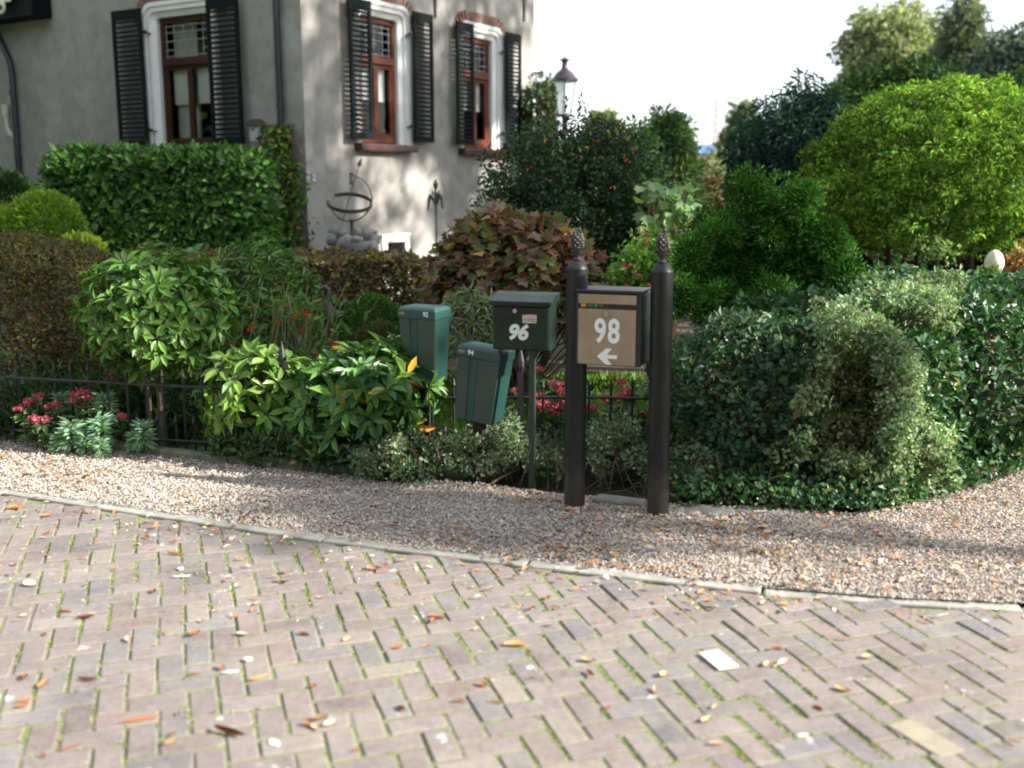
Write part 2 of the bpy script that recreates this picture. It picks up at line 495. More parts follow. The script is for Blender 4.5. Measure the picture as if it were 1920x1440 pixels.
# kerb of concrete edging, stone by stone
CONC = plain('kerb_concrete', (.29, .28, .24), .9, vary=.35, scale=9, bumpy=.4)
kerb = tag(bpy.data.objects.new('kerb', None), 'narrow pale concrete kerb between brick road and gravel', kind='structure'); COL.objects.link(kerb)
def walk(L, step):
    out, carry = [], 0.0
    pts = [np.array(p, float) for p in L]
    d = [0]
    for a, b in zip(pts, pts[1:]): d.append(d[-1] + np.linalg.norm(b - a))
    n = int(d[-1] / step)
    for k in range(n + 1):
        s = k * step
        out.append((np.interp(s, d, [p[0] for p in pts]), np.interp(s, d, [p[1] for p in pts])))
    return out
ks = walk(KERB, .98)
for (a, b) in zip(ks, ks[1:]):
    if a[0] > 4.5: break
    dx, dy = b[0] - a[0], b[1] - a[1]
    L = math.hypot(dx, dy)
    low = -.012 if a[0] > .6 else 0.0
    if a[0] > 1.5: low = -.026
    mb = MB().box(((a[0] + b[0]) / 2, (a[1] + b[1]) / 2 + .03, -.100 + low), (L - .012, .080, .22), Matrix.Rotation(math.atan2(dy, dx) + rnd.gauss(0, .006), 3, 'Z'))
    mb.build('kerbstone', CONC, kerb, bevel=.008)

# gravel: a sheet of grit with loose pebbles on it
def gravel_mat():
    m, nt, p, o = nodes_of('grit')
    v = nt.nodes.new('ShaderNodeTexVoronoi'); v.inputs['Scale'].default_value = 75; nt.links.new(wpos(nt), v.inputs['Vector'])
    r = ramp(nt, v.outputs['Color'], ((.1, (.14, .115, .10)), (.5, (.30, .255, .225)), (.9, (.42, .38, .34))))
    n = noise(nt, 1.7, 5, .6, wpos(nt))
    f = ramp(nt, n.outputs[0], ((.45, 0), (.7, .6)))
    nt.links.new(mixc(nt, r.outputs[0], (.13, .09, .06), f.outputs[0]), p.inputs['Base Color'])
    p.inputs['Roughness'].default_value = .95
    bump(nt, p, v.outputs['Distance'], .8, .02)
    return m
gravel_bed = sheet('gravel_bed', [(p[0], p[1] + .06) for p in KERB] + [(p[0], p[1] + .05) for p in EDGE[::-1]], .004, gravel_mat(), 'gravel verge between kerb and garden edge')
def in_gravel(x, y, pad=.0):
    return (y > on_line(KERB, x) + .045) & (y < on_line(EDGE, x) + pad)
n = 260000
x = rng.uniform(-3.8, 4.6, n); y = rng.uniform(3.8, 8.0, n)
keep = in_gravel(x, y, .03) & (np.abs(x) < .56 * y + .15)
# thinner with distance so that the far pebbles stay affordable
keep &= rng.uniform(size=n) < np.clip(1.9 - .18 * y, .35, 1)
x, y = x[keep], y[keep]
nn = len(x)
OV = np.array([(1, 0, 0), (-1, 0, 0), (0, 1, 0), (0, -1, 0), (0, 0, 1), (0, 0, -1)], float)
OF = np.array([(0, 2, 4), (2, 1, 4), (1, 3, 4), (3, 0, 4), (2, 0, 5), (1, 2, 5), (3, 1, 5), (0, 3, 5)])
s = rng.gamma(9, .00061, nn)[:, None] * np.stack((rng.uniform(.8, 1.4, nn), rng.uniform(.7, 1.1, nn), rng.uniform(.5, .85, nn)), 1)
a = rng.uniform(0, 6.28, nn); t_ = rng.normal(0, .35, nn)
base = OV[None] * s[:, None, :] * rng.uniform(.75, 1.2, (nn, 6, 1))
bx = base[:, :, 0] * np.cos(t_)[:, None] - base[:, :, 2] * np.sin(t_)[:, None]; bz = base[:, :, 0] * np.sin(t_)[:, None] + base[:, :, 2] * np.cos(t_)[:, None]
X = bx * np.cos(a)[:, None] - base[:, :, 1] * np.sin(a)[:, None] + x[:, None]
Y = bx * np.sin(a)[:, None] + base[:, :, 1] * np.cos(a)[:, None] + y[:, None]
lump = .012 * wob(np.stack((x, y, x * 0), 1), 2.2)
Z = bz + (.006 + np.abs(lump) + rng.uniform(0, .006, nn))[:, None]
cols = palette(nn, [(.48, .41, .34, 5), (.43, .36, .295, 4), (.54, .48, .41, 4), (.36, .305, .255, 2.5), (.60, .54, .47, 2), (.46, .36, .27, 2.5), (.27, .235, .20, .8)], .12, .03)
PEB = brick_mat('pebble', False)
o = link('gravel', npmesh('gravel', np.stack((X, Y, Z), 2).reshape(-1, 3), (OF[None] + (np.arange(nn) * 6)[:, None, None]).reshape(-1, 3), PEB, np.repeat(cols, 6, 0)))
tag(o, 'loose pinkish grey gravel beside the brick road', 'gravel', kind='stuff')

# low stone edging where the garden meets the gravel
EDGEM = plain('mossy_edging', (.13, .13, .085), .95, vary=.5, scale=12, bumpy=.6)
edging = thing('garden_edging', 'weathered mossy stone edging along the foot of the iron fence', 'edging', (-1.5, 6, 0))
es = walk([p for p in EDGE if p[0] < .3], .62)
for a, b in zip(es, es[1:]):
    dx, dy = b[0] - a[0], b[1] - a[1]
    MB().box(((a[0] + b[0]) / 2, (a[1] + b[1]) / 2 + .05, .0), (math.hypot(dx, dy) - .012, .07, .11 + rnd.uniform(-.02, .02)), Matrix.Rotation(math.atan2(dy, dx) + rnd.gauss(0, .02), 3, 'Z')).build('edging_stone', EDGEM, edging, bevel=.01)
GREYC = plain('grey_concrete', (.15, .145, .13), .95, vary=.4, scale=8, bumpy=.4)
for (pa, pb, lab) in (((1118, 950), (1212, 960), 'grey concrete block lying between the feet of the two dark posts'), ((1288, 966), (1384, 974), 'grey concrete block lying under the hedge beside the right post'), ((800, 918), (838, 924), 'short grey kerb stump sunk in the gravel below the green box 94'), ((1395, 970), (1510, 978), 'low grey concrete block in deep shade under the hedge front')):
    A, B = G(*pa), G(*pb)
    A[1] += .08; B[1] += .08
    w = np.linalg.norm(B - A)
    t = MB().box((0, 0, 0), (w, .12, .09)).build('concrete_block', GREYC, bevel=.012)
    t.location = tuple((A + B) / 2 + np.array((0, 0, -.012 if lab.startswith('grey concrete block lying between') else -.026))); t.rotation_euler = (R(rnd.uniform(-4, 4)), R(1), math.atan2(B[1] - A[1], B[0] - A[0]))
    tag(t, lab, 'concrete block', 'loose concrete blocks at the garden edge')

# lawn behind the fence
def grass_mat():
    m, nt, p, o = nodes_of('turf')
    n = noise(nt, 30, 5, .7, wpos(nt))
    nt.links.new(ramp(nt, n.outputs[0], ((.3, (.04, .075, .015)), (.7, (.10, .16, .035)))).outputs[0], p.inputs['Base Color'])
    p.inputs['Roughness'].default_value = .9
    return m
sheet('lawn', [(-3.4, 6.75), (-1.2, 6.2), (.5, 6.0), (1.2, 6.3), (1.1, 8.9), (-3.4, 8.9)], -.02, grass_mat(), 'green lawn behind the iron fence')
n = 26000
x = rng.uniform(-3.3, 1.1, n); y = rng.uniform(6.2, 8.8, n)
k = y > 6.0 + np.maximum(0, -.28 * (x + .2)) - .02; x, y = x[k], y[k]; n = len(x)
P = np.stack((x, y, np.full(n, -.02)), 1)
V, T, C = leaves_arrays(P, np.array((0, 0, 1.0)) + .45 * runit(n), runit(n), sizes(n, .04, .10), .11, palette(n, [(.07, .14, .02, 3), (.11, .2, .03, 2), (.16, .19, .05, 1)]), 'fold')
tag(link('grass', npmesh('grass', V, T, LEAF, C)), 'short green grass of the lawn behind the fence', 'grass', kind='stuff')
# grass and moss in the joints of the road
pts = []
for (v_, s_, bx_, by_, r_) in blist:
    if v_ or by_ > 5.0: continue
    a = BA + r_
    for e in range(2):
        lng = rnd.random() < .6
        q = 46 if r_ > 0 else 9
        if rnd.random() < (.30 if r_ > 0 else .7): continue
        for _ in range(q):
            u = rnd.uniform(-CELL, CELL); v = CELL / 2 * (1 if e else -1) + rnd.gauss(0, .003)
            pts.append((bx_ + u * math.cos(a) - v * math.sin(a), by_ + u * math.sin(a) + v * math.cos(a), -.012))
P = np.array(pts); P = P[wob(P, 1.3) + rng.normal(size=len(P)) * .5 > -.1]; n = len(P)
V, T, C = leaves_arrays(P, np.array((0, 0, .8)) + .8 * runit(n), runit(n), sizes(n, .010, .026), .30, palette(n, [(.15, .21, .03, 3), (.21, .26, .06, 2), (.25, .24, .10, 1)]), 'fold')
tag(link('joint_grass', npmesh('joint_grass', V, T, LEAF, C)), 'short yellow green grass growing in the joints of the road', 'grass', kind='stuff')

# ================================================================== THE VILLA
HC = D(575, 345, 13.5)
_u = np.array((.528, .849)); _u = _u / np.linalg.norm(_u)
UR = np.array((_u[0], _u[1], 0)); UL = np.array((-_u[1], _u[0], 0)); NR = np.array((_u[1], -_u[0], 0)); NL = np.array((-_u[0], -_u[1], 0))
C0 = np.array((HC[0], HC[1], 0))
UPV = np.array((0, 0, 1.0))
villa = thing('villa', 'grey stucco villa with black louvred shutters and brown wooden windows', 'house', C0)
class Side:
    """a wall of the villa: s along it, z up, o out of it"""
    def __init__(self, U, N, ppoint=None): self.U, self.N = U, N
    def P(self, s, z, o=0.0): return C0 + self.U * s + self.N * o + UPV * z
    def M(self):
        return Matrix((tuple((self.U[0], self.N[0], 0)), tuple((self.U[1], self.N[1], 0)), (0, 0, 1)))
    def box(self, mb, s0, s1, z0, z1, o0, o1):
        vs = [self.P(s, z, o) for o in (o0, o1) for (s, z) in ((s0, z0), (s1, z0), (s1, z1), (s0, z1))]
        return mb.add(vs, [(0, 1, 2, 3), (7, 6, 5, 4), (0, 4, 5, 1), (1, 5, 6, 2), (2, 6, 7, 3), (3, 7, 4, 0)])
RS, LS = Side(UR, NR), Side(UL, NL)

def stucco():
    m, nt, p, o = nodes_of('stucco')
    pos = wpos(nt)
    n1 = noise(nt, .8, 6, .65, pos); n2 = noise(nt, 5, 6, .7, pos); n3 = noise(nt, 90, 3, .6, pos)
    c = ramp(nt, n1.outputs[0], ((.3, (.245, .230, .207)), (.55, (.31, .295, .268)), (.75, (.36, .345, .318))))
    f = ramp(nt, n2.outputs[0], ((.3, .78), (.55, 1.0), (.75, 1.10)))
    col = mixc(nt, c.outputs[0], f.outputs[0], 1.0, 'MULTIPLY')
    n4 = noise(nt, 2.2, 7, .75, pos)
    sp = ramp(nt, n4.outputs[0], ((.66, 0), (.72, .35)))
    col = mixc(nt, col, (.50, .48, .44), sp.outputs[0])
    mp = nt.nodes.new('ShaderNodeMapping'); mp.inputs['Scale'].default_value = (5, 5, .45); nt.links.new(pos, mp.inputs[0])
    n5 = noise(nt, 1.6, 5, .6, mp.outputs[0])
    run = ramp(nt, n5.outputs[0], ((.56, 0), (.72, .42)))
    col = mixc(nt, col, (.20, .19, .165), run.outputs[0])
    n6 = noise(nt, 1.1, 2, .5, pos)
    pt = ramp(nt, n6.outputs[0], ((.60, 0), (.612, .30)))
    col = mixc(nt, col, (.40, .385, .35), pt.outputs[0])
    # damp and grime near the foot of the wall
    sep = nt.nodes.new('ShaderNodeSeparateXYZ'); nt.links.new(pos, sep.inputs[0])
    ad = nt.nodes.new('ShaderNodeMath'); ad.operation = 'MULTIPLY_ADD'; ad.inputs[1].default_value = 1.1
    nt.links.new(n2.outputs[0], ad.inputs[0]); nt.links.new(sep.outputs[2], ad.inputs[2])
    fr = ramp(nt, ad.outputs[0], ((.75, .5), (1.0, 0)))
    col = mixc(nt, col, (.17, .16, .13), fr.outputs[0])
    nt.links.new(col, p.inputs['Base Color']); p.inputs['Roughness'].default_value = .92; p.inputs['Specular IOR Level'].default_value = .2
    mm = nt.nodes.new('ShaderNodeMath'); mm.operation = 'MULTIPLY_ADD'; mm.inputs[1].default_value = .35
    nt.links.new(n3.outputs[0], mm.inputs[0]); nt.links.new(n2.outputs[0], mm.inputs[2])
    bump(nt, p, mm.outputs[0], .35, .012)
    return m
STUCCO = stucco()
# openings (s0, s1, z0, z1)
OPR = [(.97, 2.15, 2.12, 3.98), (3.36, 4.54, 2.12, 3.98)]
OPL = [(1.42, 2.84, 2.05, 3.98)]
CELLAR = (1.56, 1.96, .40, .80)
WALL_TOP, WIDE_R, WIDE_L = 7.2, 5.54, 9.0
def wall(side, width, ops, name):
    mb = MB()
    ss = sorted({0.0, width} | {v for o in ops for v in o[:2]}); zs = sorted({-.1, WALL_TOP} | {v for o in ops for v in o[2:]})
    for a, b in zip(ss, ss[1:]):
        for c, d in zip(zs, zs[1:]):
            if any(o[0] <= a and b <= o[1] and o[2] <= c and d <= o[3] for o in ops): continue
            mb.add([side.P(a, c), side.P(b, c), side.P(b, d), side.P(a, d)], [(0, 1, 2, 3)])
    for o in ops:
        for (a, b) in (((o[0], o[2]), (o[1], o[2])), ((o[1], o[2]), (o[1], o[3])), ((o[1], o[3]), (o[0], o[3])), ((o[0], o[3]), (o[0], o[2]))):
            mb.add([side.P(*a), side.P(*b), side.P(*b, -.3), side.P(*a, -.3)], [(0, 1, 2, 3)])
    return mb.build(name, STUCCO, villa)
wall(RS, WIDE_R, OPR + [CELLAR], 'wall')
wall(LS, WIDE_L, OPL, 'wall')
mb = MB()
A, B, Cc = RS.P(WIDE_R, 0), LS.P(WIDE_L, 0), RS.P(WIDE_R, 0) + UL * WIDE_L
for a, b in ((A, Cc), (Cc, B)):
    mb.add([(a[0], a[1], -.1), (b[0], b[1], -.1), (b[0], b[1], WALL_TOP), (a[0], a[1], WALL_TOP)], [(0, 1, 2, 3)])
mb.build('wall', STUCCO, villa)
ROOFM = plain('roof_tile', (.10, .06, .05), .8, vary=.4, scale=6)
mb = MB()
e0, e1, e2, e3 = [q + UPV * WALL_TOP for q in (C0 + (NR + NL) * .5, A + (NR - NL) * .5, Cc + (-NR - NL) * .5, B + (NL - NR) * .5)]
rg0, rg1 = (C0 + A) / 2 + UL * 2.6 + UPV * 10.2, (B + Cc) / 2 - UL * 2.6 + UPV * 10.2
mb.add([e0, e1, e2, e3, rg0, rg1], [(0, 1, 4), (1, 2, 5, 4), (2, 3, 5), (3, 0, 4, 5), (3, 2, 1, 0)])
mb.build('roof', ROOFM, villa)

WHITE = plain('white_paint', (.74, .74, .71), .45, vary=.07, scale=5, bumpy=.05)
WOOD = None
def wood(name, lo, hi):
    m, nt, p, o = nodes_of(name)
    mp = nt.nodes.new('ShaderNodeMapping'); mp.inputs['Scale'].default_value = (1, 1, 8); nt.links.new(wpos(nt), mp.inputs[0])
    n = noise(nt, 6, 6, .6, mp.outputs[0])
    nt.links.new(ramp(nt, n.outputs[0], ((.3, lo), (.7, hi))).outputs[0], p.inputs['Base Color'])
    p.inputs['Roughness'].default_value = .42; p.inputs['Specular IOR Level'].default_value = .3; bump(nt, p, n.outputs[0], .08, .003)
    return m
WOOD = wood('varnished_wood', (.075, .020, .010), (.165, .046, .018))
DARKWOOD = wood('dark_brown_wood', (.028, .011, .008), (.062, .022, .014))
SHUT = plain('black_green_paint', (.0045, .0075, .008), .55, vary=.3, scale=10, bumpy=.08, spec=.10)
IRON = plain('black_iron', (.012, .012, .013), .5, vary=.4, scale=20, bumpy=.3)
LEAD = plain('lead', (.30, .31, .31), .5, metal=.2, vary=.2)
SILLM = plain('sill_tile', (.055, .022, .018), .25, vary=.3, scale=12)
DARK = plain('dark_room', (.03, .028, .025), .9)
BLIND = plain('blind_cloth', (.66, .67, .66), .8, vary=.04, scale=3, bumpy=0)
CURT = plain('net_curtain', (.55, .55, .53), .85, vary=.12, scale=9, bumpy=0)
def glass():
    m, nt, p, o = nodes_of('window_glass')
    tr = nt.nodes.new('ShaderNodeBsdfTransparent'); tr.inputs[0].default_value = (.93, .95, .94, 1)
    gl = nt.nodes.new('ShaderNodeBsdfGlossy'); gl.inputs['Roughness'].default_value = .01
    fr = nt.nodes.new('ShaderNodeFresnel'); fr.inputs[0].default_value = 1.45
    n = noise(nt, 2.5, 2, .5, wpos(nt)); b = nt.nodes.new('ShaderNodeBump'); b.inputs['Strength'].default_value = .06; b.inputs['Distance'].default_value = .05
    nt.links.new(n.outputs[0], b.inputs['Height']); nt.links.new(b.outputs[0], gl.inputs['Normal'])
    mx = nt.nodes.new('ShaderNodeMixShader'); nt.links.new(fr.outputs[0], mx.inputs[0]); nt.links.new(tr.outputs[0], mx.inputs[1]); nt.links.new(gl.outputs[0], mx.inputs[2])
    nt.links.new(mx.outputs[0], o.inputs[0])
    return m
GLASS = glass()
ARCHB = brick_mat('arch_brick', False)

def pane(side, w, a, b, c, d, o):
    g = MB().add([side.P(a, c, o), side.P(b, c, o), side.P(b, d, o), side.P(a, d, o)], [(0, 1, 2, 3)]).build('pane', GLASS, w)
    if Vector(side.N).dot(g.data.polygons[0].normal) < 0: g.data.flip_normals()
    return g
def rounded_u(s0, s1, z0, z1, r, seg=7):
    """jamb, round shoulder, head, round shoulder, jamb"""
    pts = [(s0, z0), (s0, z1 - r)]
    for k in range(1, seg + 1):
        a = math.pi - math.pi / 2 * k / seg; pts.append((s0 + r + r * math.cos(a), z1 - r + r * math.sin(a)))
    pts.append((s1 - r, z1))
    for k in range(1, seg + 1):
        a = math.pi / 2 - math.pi / 2 * k / seg; pts.append((s1 - r + r * math.cos(a), z1 - r + r * math.sin(a)))
    pts.append((s1, z0))
    return pts
def window(side, o, wide, kind):
    s0, s1, z0, z1 = o
    timber = kind['timber']
    # stepped white surround
    prof = [(-.002, -.01), (-.002, .035), (.05, .035), (.06, .012), (.115, .012), (.125, -.02), (.19, -.05), (.19, -.16)]
    mb = MB(); rows = []
    for d, oo in prof:
        r = max(.05, .17 - d * .6)
        rows.append([side.P(s, z, oo) for s, z in rounded_u(s0 + d, s1 - d, z0, z1 - d, r)])
    n = len(rows[0])
    for a, b in zip(rows, rows[1:]):
        mb.add(a + b, [(k, k + 1, n + k + 1, n + k) for k in range(n - 1)])
    w = mb.build('window', WHITE, villa)
    g0, g1, gt = s0 + .192, s1 - .192, z1 - .192
    zt = z0 + (z1 - z0) * .60                      # transom
    # wooden frame
    mb = MB(); bo = -.10
    gb = z0 + .03
    side.box(mb, g0, g1, gt - .075, gt, bo - .07, bo)
    side.box(mb, g0, g0 + .055, gb, gt - .075, bo - .07, bo - .002)
    side.box(mb, g1 - .055, g1, gb, gt - .075, bo - .07, bo - .002)
    side.box(mb, g0 + .055, g1 - .055, zt - .045, zt + .055, bo - .075, bo + .03)
    side.box(mb, g0 + .055, g1 - .055, gb, gb + .075, bo - .07, bo + .01)
    mb.build('window_frame', timber, w, bevel=.006)
    mid = (g0 + g1) / 2
    cas = []
    for a, b in (((g0 + .056), mid), (mid, g1 - .056)):
        mb = MB(); zb, zz = gb + .076, zt - .046; t = .045
        side.box(mb, a, a + t, zb, zz, bo - .06, bo - .012); side.box(mb, b - t, b, zb, zz, bo - .06, bo - .012)
        side.box(mb, a + t, b - t, zz - .05, zz, bo - .06, bo - .013); side.box(mb, a + t, b - t, zb, zb + .055, bo - .06, bo - .013)
        mb.build('casement', timber, w, bevel=.005)
        pane(side, w, a + t - .004, b - t + .004, zb + .05, zz - .045, bo - .038)
        mb = MB(); zs = zz - .05 - (zz - zb - .1) * kind['blind']
        side.box(mb, a + .03, b - .03, zs, zz - .02, bo - .125, bo - .12); side.box(mb, a + .03, b - .03, zs - .02, zs, bo - .128, bo - .117)
        mb.build('blind', BLIND, w)
    # leaded top light
    lz0, lz1, ls0, ls1 = zt + .056, gt - .076, g0 + .056, g1 - .056
    pane(side, w, ls0, ls1, lz0, lz1, bo - .038)
    mb = MB(); t = .0055
    nc = 5 if wide else 4
    xs = [ls0 + (ls1 - ls0) * k / nc for k in range(1, nc)]; zs = [lz0 + (lz1 - lz0) * k / 4 for k in (1, 2, 3)]
    inner0, inner1 = xs[0], xs[-1]
    for x_ in (ls0 + .03, ls1 - .03): side.box(mb, x_ - t, x_ + t, lz0, lz1, bo - .047, bo - .030)
    for z_ in (lz0 + .03, lz1 - .03): side.box(mb, ls0, ls1, z_ - t, z_ + t, bo - .046, bo - .031)
    for k, x_ in enumerate(xs): side.box(mb, x_ - t, x_ + t, (lz0 if k in (0, len(xs) - 1) else zs[1]), lz1, bo - .0465, bo - .0305)
    for k, z_ in enumerate(zs): side.box(mb, ls0, (ls1 if k else inner0), z_ - t, z_ + t, bo - .0455, bo - .0315)
    side.box(mb, inner1, ls1, zs[0] - t, zs[0] + t, bo - .0455, bo - .0315)
    c_ = (mid, (lz0 + lz1) / 2 - .02)
    side.box(mb, c_[0] - .045, c_[0] + .045, c_[1] - .03, c_[1] - .018, bo - .0452, bo - .0312); side.box(mb, c_[0] - .02, c_[0] - .008, c_[1] - .09, c_[1] + .05, bo - .0458, bo - .0308)
    mb.build('leaded_bars', LEAD, w)
    # room behind with a curtain
    mb = MB()
    a, b, c, d = g0 - .25, g1 + .25, z0 - .2, z1
    P = side.P
    mb.add([P(a, c, -1.6), P(b, c, -1.6), P(b, d, -1.6), P(a, d, -1.6), P(a, c, -.3), P(b, c, -.3), P(b, d, -.3), P(a, d, -.3)], [(0, 1, 2, 3), (0, 4, 5, 1), (3, 2, 6, 7), (0, 3, 7, 4), (1, 5, 6, 2)])
    mb.build('room', DARK, w)
    for (a, b) in kind['curtains']:
        mb = MB(); n = 16; top, bot = [], []
        for k in range(n + 1):
            s_ = g0 + (g1 - g0) * (a + (b - a) * k / n); oo = bo - .20 + .018 * math.sin(k * 1.9)
            top.append(P(s_, gt, oo)); bot.append(P(s_, gb, oo))
        mb.add(top + bot, [(k, k + 1, n + 2 + k, n + 1 + k) for k in range(n)])
        mb.build('curtain', CURT, w)
    # sill
    mb = MB(); side.box(mb, s0 - .03, s1 + .03, z0 - .09, z0 + .012, -.1, .13)
    mb.build('sill', SILLM, w, bevel=.02)
    # soldier bricks round the head, each its own
    arch = MB(); side.box(arch, s0 + .02, s1 - .02, z1 + .005, z1 + .03, -.05, -.01)
    ar = arch.build('brick_arch', CONC, villa)
    pts = rounded_u(s0 - .006, s1 + .006, z1 - .30, z1 + .006, .20, 10)[1:-1]
    pts = [(s0 - .006, z1 - .27)] + pts + [(s1 + .006, z1 - .27)]
    d = [0]
    for p, q in zip(pts, pts[1:]): d.append(d[-1] + math.hypot(q[0] - p[0], q[1] - p[1]))
    nb = int(d[-1] / .058)
    for k in range(nb):
        u = (k + .5) * d[-1] / nb
        f = lambda u_: (np.interp(u_, d, [p[0] for p in pts]), np.interp(u_, d, [p[1] for p in pts]))
        p, q = f(u - .02), f(u + .02)
        tx, tz = q[0] - p[0], q[1] - p[1]; L = math.hypot(tx, tz); tx, tz = tx / L, tz / L
        nx, nz = -tz, tx
        c = f(u); h, wd = .145, .0235
        o0, o1 = -.04, .028 + rnd.uniform(-.004, .004)
        vs = []
        for oo in (o0, o1):
            for aa, bb in ((-wd, 0), (wd, 0), (wd * 1.15, h), (-wd * 1.15, h)):
                vs.append(P(c[0] + tx * aa + nx * bb, c[1] + tz * aa + nz * bb, oo))
        br = MB().add(vs, [(0, 1, 2, 3), (7, 6, 5, 4), (0, 4, 5, 1), (1, 5, 6, 2), (2, 6, 7, 3), (3, 7, 4, 0)]).build('brick', ARCHB, ar)
        cc = palette(1, [(.20, .085, .06, 3), (.16, .075, .055, 2), (.24, .13, .095, 1)], .12)[0]; br.color = (*cc, 1)
    return w
def shutter(side, s0, s1, z0, z1, off, round_at):
    """a louvred leaf; the frame is the part, every slat its own sub-part"""
    st, th = .055, .032
    mb = MB()
    side.box(mb, s0, s0 + st, z0, z1, off, off + th); side.box(mb, s1 - st, s1, z0, z1, off, off + th)
    side.box(mb, s0 + st, s1 - st, z0, z0 + .085, off, off + th)
    pr = [(s0 + st, z1 - .13), (s1 - st, z1 - .13), (s1 - st, z1), (s0 + st, z1)]
    vs = [side.P(a, b, o_) for o_ in (off, off + th) for a, b in pr]
    mb.add(vs, [(0, 1, 2, 3), (7, 6, 5, 4), (0, 4, 5, 1), (1, 5, 6, 2), (2, 6, 7, 3), (3, 7, 4, 0)])
    fr = mb.build('shutter', SHUT, villa, bevel=.004)
    n = 25
    zz = np.linspace(z0 + .085, z1 - .13, n + 1)
    for k in range(n):
        zc = (zz[k] + zz[k + 1]) / 2
        dz, do = .016, .015
        m = MB()
        oc = off + th / 2
        # slats slope down to the outside and stand apart so that light passes
        vs = []
        for s_ in (s0 + st - .003, s1 - st + .003):
            vs += [side.P(s_, zc + dz, oc - do), side.P(s_, zc + dz + .007, oc - do + .003), side.P(s_, zc - dz + .007, oc + do + .003), side.P(s_, zc - dz, oc + do)]
        m.add(vs, [(0, 1, 2, 3), (7, 6, 5, 4), (0, 4, 5, 1), (1, 5, 6, 2), (2, 6, 7, 3), (3, 7, 4, 0)])
        m.build('slat', SHUT, fr)
    for z_ in (z0 + .22, z1 - .3):          # iron hinge pins back to the wall
        m = MB(); h = s1 if round_at == 'right' else s0
        sg = 1 if round_at == 'right' else -1
        side.box(m, min(h - .02 * sg, h + .06 * sg), max(h - .02 * sg, h + .06 * sg), z_ - .012, z_ + .012, off - .02, off + .012); side.box(m, h + .03 * sg - .012, h + .03 * sg + .012, z_ - .03, z_ - .012, .0, off + .01)
        m.build('hinge', IRON, fr)
    return fr
for o in OPR:
    window(RS, o, False, dict(timber=WOOD, blind=.47, curtains=[(.0, .35)]))
    shutter(RS, o[0] - .22, o[0] + .22, o[2] + .06, o[3] - .05, .10, 'right')
    shutter(RS, o[1] - .05, o[1] + .40, o[2] + .06, o[3] - .05, .10, 'left')
for o in OPL:
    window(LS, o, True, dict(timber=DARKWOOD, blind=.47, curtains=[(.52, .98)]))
    shutter(LS, o[0] - .48, o[0] + .08, o[2] + .06, o[3] - .07, .10, 'right')
    shutter(LS, o[1] - .09, o[1] + .50, o[2] + .06, o[3] - .07, .10, 'left')
# cellar light with its white surround
mb = MB(); s0, s1, z0, z1 = CELLAR
RS.box(mb, s0 - .11, s1 + .11, z1, z1 + .09, -.05, .03); RS.box(mb, s1, s1 + .11, z0, z1, -.05, .03); RS.box(mb, s0 - .11, s0, z0, z1, -.05, .03); RS.box(mb, s0 - .13, s1 + .13, z1 + .09, z1 + .115, -.02, .045)
cw = mb.build('cellar_window', WHITE, villa, bevel=.004)
mb = MB(); RS.box(mb, s0, s1, z0, z1, -.28, -.24); mb.build('pane', DARK, cw)
# downpipes, vent pipe, wall anchors
PIPE = plain('dark_pipe', (.016, .019, .024), .4, vary=.25, scale=8, bumpy=.05)
m = MB().tube([LS.P(.335, 7.0, .07), LS.P(.335, .1, .07)], .042, 12)
dp = m.build('downpipe', PIPE, villa, smooth=True)
for z_ in (2.55, 4.3): MB().tube([LS.P(.335, z_ - .03, .07), LS.P(.335, z_ + .03, .07)], .050, 12).build('pipe_collar', PIPE, dp, smooth=True)
m = MB().tube([LS.P(6.6, 4.35, .08), LS.P(6.02, 3.80, .08), LS.P(5.78, 3.42, .08), LS.P(5.74, 3.25, .08), LS.P(5.80, .1, .08)], .05, 12)
dp = m.build('downpipe', PIPE, villa, smooth=True)
for z_ in (2.95, 2.0): MB().tube([LS.P(5.76, z_ - .03, .08), LS.P(5.76, z_ + .03, .08)], .058, 12).build('pipe_collar', PIPE, dp, smooth=True)
PVC = plain('grey_plastic', (.50, .48, .44), .5, vary=.1)
m = MB().tube([LS.P(5.98, 2.78, .07), LS.P(5.98, 2.62, .07)], .055, 12).tube([LS.P(5.98, 2.62, .07), LS.P(5.975, 2.45, .07), LS.P(5.93, 2.36, .07), LS.P(5.86, 2.30, .05)], .036, 12)
m.build('vent_pipe', PVC, villa, smooth=True)
for s_, z_ in ((2.77, 3.93), (5.21, 4.18)):
    m = MB(); RS.box(m, s_ - .02, s_ + .02, z_, z_ + .75, .0, .025); m.build('wall_anchor', IRON, villa)

